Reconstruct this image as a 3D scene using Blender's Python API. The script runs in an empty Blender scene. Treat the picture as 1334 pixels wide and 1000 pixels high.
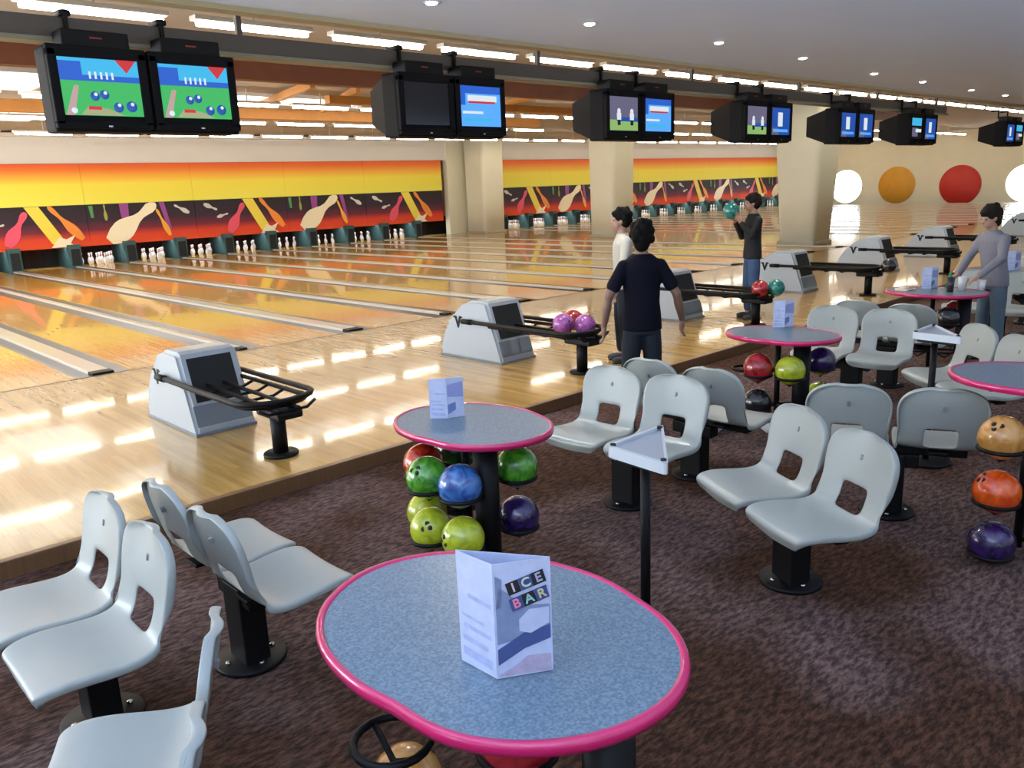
import bpy, bmesh, math, random
from mathutils import Vector, Matrix, Euler
R = math.radians
PI = math.pi
rnd = random.Random(7)
SC = bpy.context.scene
COL = SC.collection
G = -0.1            # carpet level (the lanes and the approach are z = 0)
S = 1.65            # lane pitch

# ------------------------------------------------------------------ materials
MATS = {}
def nodes(m):
    m.use_nodes = True
    nt = m.node_tree
    b = nt.nodes.get('Principled BSDF')
    return nt, b

def mat(name, col, rough=0.5, metal=0.0, spec=0.5, coat=0.0, coat_r=0.05, noise=0.0, nscale=20.0, bump=0.0, bscale=80.0, emit=None, estr=0.0, trans=0.0):
    if name in MATS: return MATS[name]
    m = bpy.data.materials.new(name)
    nt, b = nodes(m)
    c = (col[0], col[1], col[2], 1)
    b.inputs['Base Color'].default_value = c
    b.inputs['Roughness'].default_value = rough
    b.inputs['Metallic'].default_value = metal
    b.inputs['Specular IOR Level'].default_value = spec
    b.inputs['Coat Weight'].default_value = coat
    b.inputs['Coat Roughness'].default_value = coat_r
    b.inputs['Transmission Weight'].default_value = trans
    tc = nt.nodes.new('ShaderNodeTexCoord')
    if noise > 0:
        n = nt.nodes.new('ShaderNodeTexNoise'); n.inputs['Scale'].default_value = nscale; n.inputs['Detail'].default_value = 4
        nt.links.new(tc.outputs['Object'], n.inputs['Vector'])
        mx = nt.nodes.new('ShaderNodeMix'); mx.data_type = 'RGBA'
        mx.inputs[6].default_value = tuple(max(0, v*(1-noise)) for v in col) + (1,)
        mx.inputs[7].default_value = tuple(min(1, v*(1+noise)) for v in col) + (1,)
        nt.links.new(n.outputs['Fac'], mx.inputs[0]); nt.links.new(mx.outputs[2], b.inputs['Base Color'])
    if bump > 0:
        n2 = nt.nodes.new('ShaderNodeTexNoise'); n2.inputs['Scale'].default_value = bscale; n2.inputs['Detail'].default_value = 5
        nt.links.new(tc.outputs['Object'], n2.inputs['Vector'])
        bp = nt.nodes.new('ShaderNodeBump'); bp.inputs['Strength'].default_value = bump; bp.inputs['Distance'].default_value = 0.01
        nt.links.new(n2.outputs['Fac'], bp.inputs['Height']); nt.links.new(bp.outputs['Normal'], b.inputs['Normal'])
    if emit:
        b.inputs['Emission Color'].default_value = (emit[0], emit[1], emit[2], 1)
        b.inputs['Emission Strength'].default_value = estr
    MATS[name] = m
    return m

def ramp(nt, stops):
    r = nt.nodes.new('ShaderNodeValToRGB')
    e = r.color_ramp.elements
    while len(e) > 1: e.remove(e[-1])
    e[0].position = stops[0][0]; e[0].color = tuple(stops[0][1]) + (1,)
    for p, c in stops[1:]:
        x = e.new(p); x.color = tuple(c) + (1,)
    return r

def wood(name, c1, c2, c3, plank=0.045, length=1.6, rough=0.08, coat=0.6, grain=0.25):
    """boards running along Y, each with its own tone"""
    m = bpy.data.materials.new(name); nt, b = nodes(m); N = nt.nodes; L = nt.links
    tc = N.new('ShaderNodeTexCoord'); sp = N.new('ShaderNodeSeparateXYZ'); L.new(tc.outputs['Object'], sp.inputs[0])
    def math_(op, a, bb=None):
        n = N.new('ShaderNodeMath'); n.operation = op
        if isinstance(a, (int, float)): n.inputs[0].default_value = a
        else: L.new(a, n.inputs[0])
        if bb is not None:
            if isinstance(bb, (int, float)): n.inputs[1].default_value = bb
            else: L.new(bb, n.inputs[1])
        return n.outputs[0]
    row = math_('FLOOR', math_('DIVIDE', sp.outputs[0], plank))
    wn = N.new('ShaderNodeTexWhiteNoise'); wn.noise_dimensions = '1D'; L.new(row, wn.inputs['W'])
    off = math_('MULTIPLY', wn.outputs['Value'], length)
    seg = math_('FLOOR', math_('DIVIDE', math_('ADD', sp.outputs[1], off), length))
    cb = N.new('ShaderNodeCombineXYZ'); L.new(row, cb.inputs[0]); L.new(seg, cb.inputs[1])
    w2 = N.new('ShaderNodeTexWhiteNoise'); w2.noise_dimensions = '2D'; L.new(cb.outputs[0], w2.inputs['Vector'])
    rp = ramp(nt, [(0.0, c1), (0.5, c2), (1.0, c3)]); L.new(w2.outputs['Value'], rp.inputs[0])
    mp = N.new('ShaderNodeMapping'); mp.inputs['Scale'].default_value = (60, 3, 1); L.new(tc.outputs['Object'], mp.inputs[0])
    no = N.new('ShaderNodeTexNoise'); no.inputs['Scale'].default_value = 1.0; no.inputs['Detail'].default_value = 5; L.new(mp.outputs[0], no.inputs['Vector'])
    mx = N.new('ShaderNodeMix'); mx.data_type = 'RGBA'; mx.blend_type = 'MULTIPLY'
    gr = ramp(nt, [(0.3, (1-grain,)*3), (0.7, (1.0, 1.0, 1.0))]); L.new(no.outputs['Fac'], gr.inputs[0])
    mx.inputs[0].default_value = 1.0; L.new(rp.outputs[0], mx.inputs[6]); L.new(gr.outputs[0], mx.inputs[7])
    L.new(mx.outputs[2], b.inputs['Base Color'])
    b.inputs['Roughness'].default_value = rough + 0.2
    b.inputs['Coat Weight'].default_value = coat; b.inputs['Coat Roughness'].default_value = rough
    # faint oil waviness of the lacquer
    n3 = N.new('ShaderNodeTexNoise'); n3.inputs['Scale'].default_value = 2.2; n3.inputs['Detail'].default_value = 2; L.new(tc.outputs['Object'], n3.inputs['Vector'])
    bp = N.new('ShaderNodeBump'); bp.inputs['Strength'].default_value = 0.05; bp.inputs['Distance'].default_value = 0.02
    L.new(n3.outputs['Fac'], bp.inputs['Height']); L.new(bp.outputs['Normal'], b.inputs['Coat Normal']); L.new(bp.outputs['Normal'], b.inputs['Normal'])
    MATS[name] = m; return m

M_APP = wood('approach_maple', (0.44, 0.25, 0.065), (0.52, 0.31, 0.085), (0.60, 0.38, 0.12), rough=0.055, coat=0.5)
M_LANE = wood('lane_maple', (0.74, 0.37, 0.06), (0.82, 0.45, 0.085), (0.88, 0.52, 0.12), plank=0.027, length=3.0, rough=0.06, coat=0.8)
M_EDGE = wood('edge_board', (0.16, 0.075, 0.03), (0.19, 0.09, 0.035), (0.22, 0.11, 0.045), plank=2.0, length=4, rough=0.25, coat=0.3)
M_GUT = mat('gutter_grey', (0.13, 0.13, 0.14), 0.28, metal=0.3)
M_CAP = mat('divider_cap', (0.62, 0.58, 0.50), 0.28, coat=0.4)
M_BLACK = mat('black_metal', (0.004, 0.004, 0.005), 0.5, spec=0.22)
M_BLACKP = mat('black_plastic', (0.005, 0.005, 0.007), 0.65, spec=0.15)
M_DARK = mat('dark_void', (0.01, 0.012, 0.013), 0.8)  # near-black; also paints the shade inside openings and finger holes
M_SEAT = mat('seat_shell', (0.345, 0.37, 0.345), 0.42, coat=0.25, coat_r=0.25, noise=0.06, nscale=6, bump=0.04, bscale=60)
M_BADGE = mat('seat_badge', (0.27, 0.28, 0.28), 0.5)
M_STEEL = mat('steel', (0.55, 0.55, 0.56), 0.25, metal=1.0)
M_MAG = mat('magenta_edge', (0.58, 0.012, 0.12), 0.28, coat=0.6, coat_r=0.1)
M_CAPOT = mat('return_shell', (0.42, 0.47, 0.52), 0.4, coat=0.3, coat_r=0.2, noise=0.04, nscale=4)
M_CAPOT2 = mat('return_front', (0.17, 0.20, 0.23), 0.45, coat=0.2)
M_WALLW = mat('wall_cream', (0.82, 0.80, 0.64), 0.7, noise=0.05, nscale=2)
M_PILLAR = mat('pillar_cream', (0.74, 0.72, 0.57), 0.65, noise=0.04, nscale=2)
M_SOFFIT = mat('soffit_plaster', (0.66, 0.76, 0.98), 0.6, noise=0.03, nscale=1.5)
M_CEIL = mat('hall_ceiling', (0.40, 0.36, 0.32), 0.8, noise=0.1, nscale=1)
M_FASC = mat('fascia_grey', (0.72, 0.71, 0.68), 0.6, noise=0.04, nscale=1)
M_RAIL = mat('rail_grey', (0.085, 0.072, 0.062), 0.5)
M_RAILB = mat('rail_lip', (0.24, 0.22, 0.16), 0.5)
M_BEAMD = mat('beam_dark', (0.13, 0.030, 0.007), 0.5, noise=0.25, nscale=5)
M_BEAMO = mat('beam_orange', (0.52, 0.22, 0.04), 0.5, noise=0.2, nscale=5)
M_TUBE = mat('tube_glow', (0.9, 0.9, 0.88), 0.4, emit=(1.0, 0.90, 0.74), estr=26.0)
M_TUBEH = mat('tube_housing', (0.65, 0.62, 0.55), 0.5)
M_DL = mat('spot_glow', (1, 1, 1), 0.4, emit=(1.0, 0.97, 0.95), estr=25.0)
M_DLR = mat('spot_ring', (0.75, 0.75, 0.78), 0.3, metal=0.4)
M_PIN = mat('pin_white', (0.72, 0.74, 0.76), 0.2, coat=0.6)
M_PINR = mat('pin_red', (0.5, 0.02, 0.02), 0.3)
M_TEAL = mat('kickback_teal', (0.035, 0.09, 0.095), 0.5)
M_GLASS2 = mat('window_overcast', (0.9, 0.95, 1), 0.3, emit=(0.80, 0.90, 1.0), estr=0.3)
M_GLASS = mat('window_and_fill_light', (0.9, 0.95, 1), 0.3, emit=(0.88, 0.95, 1.0), estr=5.5)
M_FRAME = mat('window_frame', (0.55, 0.55, 0.54), 0.5)
M_PAPER = mat('paper_white', (0.55, 0.60, 0.80), 0.5, noise=0.22, nscale=22)
M_PAPERB = mat('paper_blue', (0.05, 0.075, 0.22), 0.5)
M_PAPERG = mat('paper_greyblue', (0.20, 0.25, 0.40), 0.5, noise=0.4, nscale=30)

def laminate():
    m = bpy.data.materials.new('table_laminate'); nt, b = nodes(m); N = nt.nodes; L = nt.links
    tc = N.new('ShaderNodeTexCoord')
    a = N.new('ShaderNodeTexNoise'); a.inputs['Scale'].default_value = 140; a.inputs['Detail'].default_value = 3; L.new(tc.outputs['Object'], a.inputs['Vector'])
    r = ramp(nt, [(0.35, (0.095, 0.145, 0.20)), (0.5, (0.135, 0.195, 0.255)), (0.68, (0.20, 0.27, 0.335))]); L.new(a.outputs['Fac'], r.inputs[0])
    L.new(r.outputs[0], b.inputs['Base Color'])
    b.inputs['Roughness'].default_value = 0.33
    MATS['lam'] = m; return m
M_LAM = laminate()

def carpet():
    m = bpy.data.materials.new('carpet'); nt, b = nodes(m); N = nt.nodes; L = nt.links
    tc = N.new('ShaderNodeTexCoord')
    mp = N.new('ShaderNodeMapping'); mp.inputs['Rotation'].default_value = (0, 0, R(35)); mp.inputs['Scale'].default_value = (11, 30, 1); L.new(tc.outputs['Object'], mp.inputs[0])
    a = N.new('ShaderNodeTexNoise'); a.inputs['Scale'].default_value = 1.6; a.inputs['Detail'].default_value = 6; a.inputs['Roughness'].default_value = 0.7; L.new(mp.outputs[0], a.inputs['Vector'])
    r = ramp(nt, [(0.33, (0.030, 0.021, 0.021)), (0.45, (0.075, 0.046, 0.042)), (0.57, (0.165, 0.100, 0.088)), (0.72, (0.24, 0.165, 0.15))]); L.new(a.outputs['Fac'], r.inputs[0])
    # worn, browner patches with a shape of their own
    p = N.new('ShaderNodeTexNoise'); p.inputs['Scale'].default_value = 0.75; p.inputs['Detail'].default_value = 3; L.new(tc.outputs['Object'], p.inputs['Vector'])
    pr = ramp(nt, [(0.44, (1, 1, 1)), (0.56, (0.50, 0.37, 0.24))]); L.new(p.outputs['Fac'], pr.inputs[0])
    mx = N.new('ShaderNodeMix'); mx.data_type = 'RGBA'; mx.blend_type = 'MULTIPLY'; mx.inputs[0].default_value = 1.0
    L.new(r.outputs[0], mx.inputs[6]); L.new(pr.outputs[0], mx.inputs[7]); L.new(mx.outputs[2], b.inputs['Base Color'])
    b.inputs['Roughness'].default_value = 0.95; b.inputs['Specular IOR Level'].default_value = 0.15
    f = N.new('ShaderNodeTexNoise'); f.inputs['Scale'].default_value = 220; L.new(tc.outputs['Object'], f.inputs['Vector'])
    bp = N.new('ShaderNodeBump'); bp.inputs['Strength'].default_value = 0.5; bp.inputs['Distance'].default_value = 0.006
    L.new(f.outputs['Fac'], bp.inputs['Height']); L.new(bp.outputs['Normal'], b.inputs['Normal'])
    return m
M_CARPET = carpet()

def zgrad(name, z0, z1, stops, rough=0.6, coat=0.0):
    m = bpy.data.materials.new(name); nt, b = nodes(m); N = nt.nodes; L = nt.links
    tc = N.new('ShaderNodeTexCoord'); sp = N.new('ShaderNodeSeparateXYZ'); L.new(tc.outputs['Object'], sp.inputs[0])
    mr = N.new('ShaderNodeMapRange'); mr.inputs[1].default_value = z0; mr.inputs[2].default_value = z1; L.new(sp.outputs[2], mr.inputs[0])
    r = ramp(nt, stops); L.new(mr.outputs[0], r.inputs[0]); L.new(r.outputs[0], b.inputs['Base Color'])
    b.inputs['Roughness'].default_value = rough; b.inputs['Coat Weight'].default_value = coat
    return m
# printed artwork on the masking panels: orange-to-yellow print above, dark print with a red foot below
M_ART_UP = zgrad('mask_print_upper', 0.0, 1.23, [(0.0, (0.86, 0.80, 0.10)), (0.5, (0.90, 0.76, 0.07)), (0.64, (0.90, 0.50, 0.05)), (0.86, (0.82, 0.17, 0.02)), (1.0, (0.72, 0.10, 0.015))])
M_ART_LO = zgrad('mask_print_lower', 0.0, 1.26, [(0.0, (0.72, 0.07, 0.01)), (0.22, (0.66, 0.045, 0.015)), (0.38, (0.16, 0.012, 0.03)), (0.6, (0.030, 0.010, 0.028)), (1.0, (0.008, 0.007, 0.012))])
A_PINK = mat('print_pink', (0.78, 0.09, 0.16), 0.4)
A_YEL = mat('print_yellow', (0.85, 0.70, 0.08), 0.4)
A_OR = mat('print_orange', (0.85, 0.28, 0.04), 0.4)
A_CREAM = mat('print_cream', (0.92, 0.84, 0.60), 0.4)
A_PUR = mat('print_purple', (0.30, 0.06, 0.30), 0.4)
A_GRN = mat('print_green', (0.08, 0.30, 0.10), 0.4)
A_WHT = mat('print_white', (0.65, 0.62, 0.60), 0.4)

def ballmat(name, c, c2=None):
    m = bpy.data.materials.new(name); nt, b = nodes(m); N = nt.nodes; L = nt.links
    tc = N.new('ShaderNodeTexCoord'); n = N.new('ShaderNodeTexNoise'); n.inputs['Scale'].default_value = 14; n.inputs['Detail'].default_value = 5; n.inputs['Distortion'].default_value = 1.2
    L.new(tc.outputs['Object'], n.inputs['Vector'])
    c2 = c2 or tuple(v*0.45 for v in c)
    r = ramp(nt, [(0.35, c2), (0.62, c)]); L.new(n.outputs['Fac'], r.inputs[0]); L.new(r.outputs[0], b.inputs['Base Color'])
    b.inputs['Roughness'].default_value = 0.25; b.inputs['Coat Weight'].default_value = 0.8; b.inputs['Coat Roughness'].default_value = 0.12
    return m
BM = dict(red=ballmat('ball_red', (0.62, 0.045, 0.012), (0.30, 0.008, 0.006)), green=ballmat('ball_green', (0.12, 0.42, 0.03), (0.03, 0.16, 0.012)),
          darkgreen=ballmat('ball_dark_green', (0.03, 0.13, 0.03)), blue=ballmat('ball_blue', (0.06, 0.22, 0.55), (0.02, 0.06, 0.25)),
          lime=ballmat('ball_lime', (0.52, 0.58, 0.03), (0.34, 0.40, 0.015)), purple=ballmat('ball_night_purple', (0.035, 0.012, 0.11), (0.01, 0.006, 0.035)),
          ochre=ballmat('ball_ochre', (0.62, 0.30, 0.07), (0.46, 0.19, 0.035)), orange=ballmat('ball_orange', (0.85, 0.12, 0.01), (0.62, 0.05, 0.005)),
          violet=ballmat('ball_violet', (0.45, 0.12, 0.42), (0.22, 0.04, 0.22)), crimson=ballmat('ball_crimson', (0.50, 0.02, 0.03), (0.2, 0.008, 0.012)),
          teal=ballmat('ball_teal', (0.02, 0.28, 0.24), (0.01, 0.12, 0.12)), black=ballmat('ball_black', (0.02, 0.02, 0.025)))

# ------------------------------------------------------------------ mesh helpers
class MB:
    def __init__(self): self.bm = bmesh.new(); self.mats = []
    def mi(self, m):
        if m not in self.mats: self.mats.append(m)
        return self.mats.index(m)
    def _tag(self, faces, m, smooth=False):
        k = self.mi(m) if m else 0
        for f in faces: f.material_index = k; f.smooth = smooth
    def box(self, c, s, m=None, rot=None, bev=0.0, seg=2, smooth=False):
        r = bmesh.ops.create_cube(self.bm, size=1.0); vs = r['verts']
        for v in vs: v.co = Vector((v.co.x*s[0], v.co.y*s[1], v.co.z*s[2]))
        if bev > 0:
            es = list({e for v in vs for e in v.link_edges})
            q = bmesh.ops.bevel(self.bm, geom=es, offset=bev, segments=seg, affect='EDGES', profile=0.6)
            vs = list({v for f in q['faces'] for v in f.verts} | {v for v in vs if v.is_valid})
        fs = list({f for v in vs for f in v.link_faces})
        if rot is not None:
            Mr = rot if isinstance(rot, Matrix) else Euler(rot).to_matrix()
            for v in vs: v.co = Mr @ v.co
        for v in vs: v.co += Vector(c)
        self._tag(fs, m, smooth); return vs
    def prism(self, pts, axis, a, b, m=None, smooth=False):
        """extrude a 2-D outline along axis ('x','y','z') from a to b"""
        def mk(p, t):
            if axis == 'x': return Vector((t, p[0], p[1]))
            if axis == 'y': return Vector((p[0], t, p[1]))
            return Vector((p[0], p[1], t))
        A = [self.bm.verts.new(mk(p, a)) for p in pts]; B = [self.bm.verts.new(mk(p, b)) for p in pts]
        fs = [self.bm.faces.new(A), self.bm.faces.new(list(reversed(B)))]
        n = len(pts)
        for i in range(n):
            f = self.bm.faces.new((A[i], B[i], B[(i+1) % n], A[(i+1) % n])); fs.append(f)
        self._tag(fs, m)
        if smooth:
            for f in fs[2:]: f.smooth = True
        return A+B
    def lathe(self, prof, c=(0, 0, 0), n=24, m=None, mats=None, rot=None):
        rings = []
        Mr = Euler(rot).to_matrix() if rot else Matrix.Identity(3)
        for r, z in prof:
            if r < 1e-5: rings.append([self.bm.verts.new(Mr @ Vector((0, 0, z)) + Vector(c))])
            else: rings.append([self.bm.verts.new(Mr @ Vector((r*math.cos(2*PI*k/n), r*math.sin(2*PI*k/n), z)) + Vector(c)) for k in range(n)])
        for i in range(len(rings)-1):
            a, b = rings[i], rings[i+1]; fs = []
            for k in range(n):
                k2 = (k+1) % n
                if len(a) == 1 and len(b) == 1: continue
                if len(a) == 1: fs.append(self.bm.faces.new((a[0], b[k2], b[k])))
                elif len(b) == 1: fs.append(self.bm.faces.new((a[k], a[k2], b[0])))
                else: fs.append(self.bm.faces.new((a[k], a[k2], b[k2], b[k])))
            self._tag(fs, mats[i] if mats else m, True)
        return rings
    def cyl(self, c, r, h, m=None, n=24, rot=None, bev=0.0):
        p = [(0, 0), (r-bev, 0)] + ([(r, bev), (r, h-bev)] if bev else [(r, h)]) + [(r-bev, h), (0, h)]
        if not bev: p = [(0, 0), (r, 0), (r, h), (0, h)]
        self.lathe(p, c, n, m, rot=rot)
    def tube(self, pts, r, m=None, n=8, closed=False):
        pts = [Vector(p) for p in pts]; N = len(pts); rings = []
        rad = r if isinstance(r, (list, tuple)) else [r]*N
        up0 = Vector((0, 0, 1))
        for i, p in enumerate(pts):
            if closed: t = (pts[(i+1) % N]-pts[i-1])
            else: t = pts[min(i+1, N-1)]-pts[max(i-1, 0)]
            t.normalize()
            u = up0 if abs(t.dot(up0)) < 0.95 else Vector((1, 0, 0))
            a = t.cross(u).normalized(); b = a.cross(t).normalized()
            rings.append([self.bm.verts.new(p + rad[i]*(math.cos(2*PI*k/n)*a + math.sin(2*PI*k/n)*b)) for k in range(n)])
        fs = []
        for i in range(N if closed else N-1):
            a, b = rings[i], rings[(i+1) % N]
            for k in range(n): fs.append(self.bm.faces.new((a[k], a[(k+1) % n], b[(k+1) % n], b[k])))
        if not closed:
            fs.append(self.bm.faces.new(rings[0])); fs.append(self.bm.faces.new(rings[-1]))
        self._tag(fs, m, True)
    def ell(self, c, rad, m=None, rot=None, u=20, v=12):
        r = bmesh.ops.create_uvsphere(self.bm, u_segments=u, v_segments=v, radius=1.0); vs = r['verts']
        Mr = rot if isinstance(rot, Matrix) else (Euler(rot).to_matrix() if rot else Matrix.Identity(3))
        for w in vs: w.co = Mr @ Vector((w.co.x*rad[0], w.co.y*rad[1], w.co.z*rad[2])) + Vector(c)
        self._tag(list({f for w in vs for f in w.link_faces}), m, True)
    def build(self, name, m=None, parent=None, loc=(0, 0, 0), rotz=0.0):
        bmesh.ops.recalc_face_normals(self.bm, faces=self.bm.faces[:])
        me = bpy.data.meshes.new(name); self.bm.to_mesh(me); self.bm.free()
        ms = self.mats if self.mats else []
        if m is not None and not ms: ms = [m]
        for x in ms: me.materials.append(x)
        o = bpy.data.objects.new(name, me); COL.objects.link(o)
        o.location = loc; o.rotation_euler = (0, 0, rotz)
        if parent: o.parent = parent
        return o

def tag(o, label=None, cat=None, group=None, kind=None):
    if label: o['label'] = label
    if cat: o['category'] = cat
    if group: o['group'] = group
    if kind: o['kind'] = kind
    return o
def empty(name, loc=(0, 0, 0), rz=0.0):
    o = bpy.data.objects.new(name, None); COL.objects.link(o); o.location = loc; o.rotation_euler = (0, 0, rz); o.empty_display_size = 0.1
    return o
def kids(o): return [c for c in bpy.data.objects if c.parent == o]
def copy_tree(o, loc=None, rz=None, parent=None, ks=None):
    c = o.copy(); COL.objects.link(c)
    if parent: c.parent = parent
    if loc is not None: c.location = loc
    if rz is not None: c.rotation_euler = (0, 0, rz)
    for ch in (ks if ks is not None else kids(o)): copy_tree(ch, parent=c)
    return c
def setmat(o, m):
    o.data = o.data.copy(); o.data.materials.clear(); o.data.materials.append(m)

ORD = ['first', 'second', 'third', 'fourth', 'fifth', 'sixth', 'seventh', 'eighth', 'ninth', 'tenth', 'eleventh', 'twelfth', 'thirteenth', 'fourteenth', 'fifteenth', 'sixteenth', 'seventeenth', 'eighteenth', 'nineteenth', 'twentieth', 'twenty-first', 'twenty-second', 'twenty-third', 'twenty-fourth', 'twenty-fifth', 'twenty-sixth', 'twenty-seventh', 'twenty-eighth', 'twenty-ninth', 'thirtieth', 'thirty-first', 'thirty-second']

XL, XR, YB, YF = -7.0, 49.0, -14.0, 19.6
# ------------------------------------------------------------------ shell
def slab(name, lo, hi, m, kind='structure'):
    b = MB(); b.box([(lo[i]+hi[i])/2 for i in range(3)], [hi[i]-lo[i] for i in range(3)], m)
    o = b.build(name); tag(o, kind=kind); return o
slab('floor', (XL-.2, YB-.2, G-.2), (XR+.2, -4.73, G), M_CARPET)
b = MB(); b.box(((XL+XR)/2, (-4.69+0)/2, -0.1), (XR-XL, 4.69, 0.2), M_APP)
o = b.build('floor'); tag(o, kind='structure')
slab('floor', (XL-.2, 0.0, -.3), (XR+.2, YF+.2, -.14), M_DARK)
b = MB(); b.box(((XL+XR)/2, -4.705, -0.10), (XR-XL, 0.055, 0.206), M_EDGE, bev=0.006)
o = b.build('trim_1'); tag(o, kind='structure')
# foul line
b = MB(); b.box(((XL+XR)/2, -0.012, 0.0015), (XR-XL, 0.022, 0.003), M_RAIL); o = b.build('trim_2'); tag(o, kind='structure')
slab('ceiling', (XL-.2, -3.05, 4.02), (XR+.2, YF+.2, 4.2), M_CEIL)
slab('ceiling', (XL-.2, YB-.2, 3.3), (XR+.2, -3.05, 4.2), M_SOFFIT)
slab('wall_back', (XL-.2, YF, -.3), (XR+.2, YF+.2, 4.2), M_FASC)
slab('trim_3', (XL, 18.36, 3.10), (XR, 18.5, 3.96), M_FASC)                     # fascia over the pin decks
slab('trim_4', (XL, 18.1, 3.86), (XR, 18.36, 3.96), M_TUBEH)                 # ledge along its top
slab('trim_5', (XL, -3.05, 3.26), (XR, -2.90, 3.46), mat('soffit_edge', (0.42, 0.34, 0.20), 0.6))

def wall_with_holes(name, axis, pos, th, a0, a1, z0, z1, holes, m):
    """wall in strips; holes = list of (a, b, zlo, zhi) sorted along the wall"""
    b = MB()
    def bx(p, q, lo, hi):
        if q-p < 1e-4 or hi-lo < 1e-4: return
        if axis == 'x': b.box((pos+th/2, (p+q)/2, (lo+hi)/2), (abs(th), q-p, hi-lo), m)
        else: b.box(((p+q)/2, pos+th/2, (lo+hi)/2), (q-p, abs(th), hi-lo), m)
    cur = a0
    for (p, q, lo, hi) in holes:
        bx(cur, p, z0, z1); bx(p, q, z0, lo); bx(p, q, hi, z1); cur = q
    bx(cur, a1, z0, z1)
    o = b.build(name); tag(o, kind='structure'); return o
WN = [0]
def window_rect(axis, pos, p, q, lo, hi, inward):
    WN[0] += 1
    b = MB(); t = 0.06
    def bx(a, c, l, h, d=0.12):
        if axis == 'x': b.box((pos, (a+c)/2, (l+h)/2), (d, c-a, h-l), M_FRAME)
        else: b.box(((a+c)/2, pos, (l+h)/2), (c-a, d, h-l), M_FRAME)
    bx(p, p+t, lo, hi); bx(q-t, q, lo, hi); bx(p, q, lo, lo+t); bx(p, q, hi-t, hi); bx((p+q)/2-.03, (p+q)/2+.03, lo, hi)
    f = b.build('window_%d' % WN[0]); tag(f, kind='structure')
    g = MB()
    if axis == 'x': g.box((pos, (p+q)/2, (lo+hi)/2), (0.02, q-p-.02, hi-lo-.02), M_GLASS2 if q < -5 else M_GLASS)
    else: g.box(((p+q)/2, pos, (lo+hi)/2), (q-p-.02, 0.02, hi-lo-.02), M_GLASS2)
    g.build('pane', parent=f)
# windows in the wall behind the seats and in the left wall (daylight side)
hf = [(x, x+3.2, 0.9, 2.9) for x in (-5.5, -1.0, 3.5, 8.0, 14.0, 20.0, 28.0, 36.0)]
wall_with_holes('wall_front', 'y', YB, -.2, XL-.2, XR+.2, G, 3.3, hf, M_WALLW)
for p, q, lo, hi in hf: window_rect('y', YB-.08, p, q, lo, hi, 1)
hl = [(-12.5, -9.3, 0.7, 2.9), (-8.5, -5.3, 0.7, 2.9), (-3.0, 0.5, 0.7, 3.2), (2.0, 5.5, 0.7, 3.2), (7.5, 11.0, 0.7, 3.2), (13.0, 16.5, 0.7, 3.2)]
wall_with_holes('wall_left', 'x', XL, -.2, YB-.2, YF+.2, G-.1, 4.1, hl, M_WALLW)
for p, q, lo, hi in hl: window_rect('x', XL-.08, p, q, lo, hi, 1)
slab('wall_right', (XR, YB-.2, -.3), (XR+.2, YF+.2, 4.2), M_WALLW)
# round windows and round painted panels on the far end wall
M_RW = mat('round_window_glow', (1, 1, 1), 0.3, emit=(0.86, 0.95, 1.0), estr=9.0)
for i, (y, z, r) in enumerate([(14.1, 1.09, 1.0), (4.1, 0.98, 1.0), (0.4, 0.98, 1.0)]):
    WN[0] += 1
    b = MB(); b.lathe([(r, 0), (r+.025, 0), (r+.025, .04), (r, .04), (r, 0)], (XR, y, z), 48, M_WALLW, rot=(0, -PI/2, 0))
    f = b.build('window_%d' % WN[0]); tag(f, kind='structure')
    g = MB(); g.cyl((XR-.001, y, z), r, 0.03, M_RW, 48, rot=(0, -PI/2, 0)); g.build('pane', parent=f)
for (y, z, r, m, cn) in [(11.0, 1.09, 1.08, mat('disc_amber', (0.72, 0.36, 0.03), 0.5, noise=0.12, nscale=3), 'amber orange'), (7.45, 0.98, 1.12, mat('disc_red', (0.58, 0.03, 0.02), 0.5, noise=0.1, nscale=3), 'red')]:
    b = MB(); b.cyl((XR, y, z), r, 0.05, m, 56, rot=(0, -PI/2, 0), bev=0.01)
    o = b.build('wall_disc'); tag(o, 'big round %s disc mounted on the cream end wall' % cn, 'wall disc', 'coloured discs on the end wall')

# ------------------------------------------------------------------ lanes, gutters, dividers
lanes = [n for n in range(-1, 29) if n not in (11, 12, 13)]
lane_me = None
def lane_names(i, n):
    if n < 11: return '%s lane from the left' % ORD[i]
    return '%s lane beyond the middle pillars' % ORD[n-14]
for i, n in enumerate(lanes):
    if lane_me is None:
        b = MB(); b.box((0, 9.6, -0.05), (1.06, 19.2, 0.10), M_LANE)
        # arrows and dots inlaid in the boards
        for k in range(-3, 4):
            y = 4.6 - abs(k)*0.28; x = k*0.135
            b.prism([(x-.016, y), (x+.016, y), (x, y+.13)], 'z', 0.0005, 0.002, M_EDGE)
        o = b.build('bowling_lane'); lane_me = o.data
    else:
        o = bpy.data.objects.new('bowling_lane', lane_me); COL.objects.link(o)
    o.location = ((n+.5)*S, 0, 0)
    tag(o, 'glossy orange-yellow wooden bowling lane, %s' % lane_names(i, n), 'bowling lane', 'bowling lanes')
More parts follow.
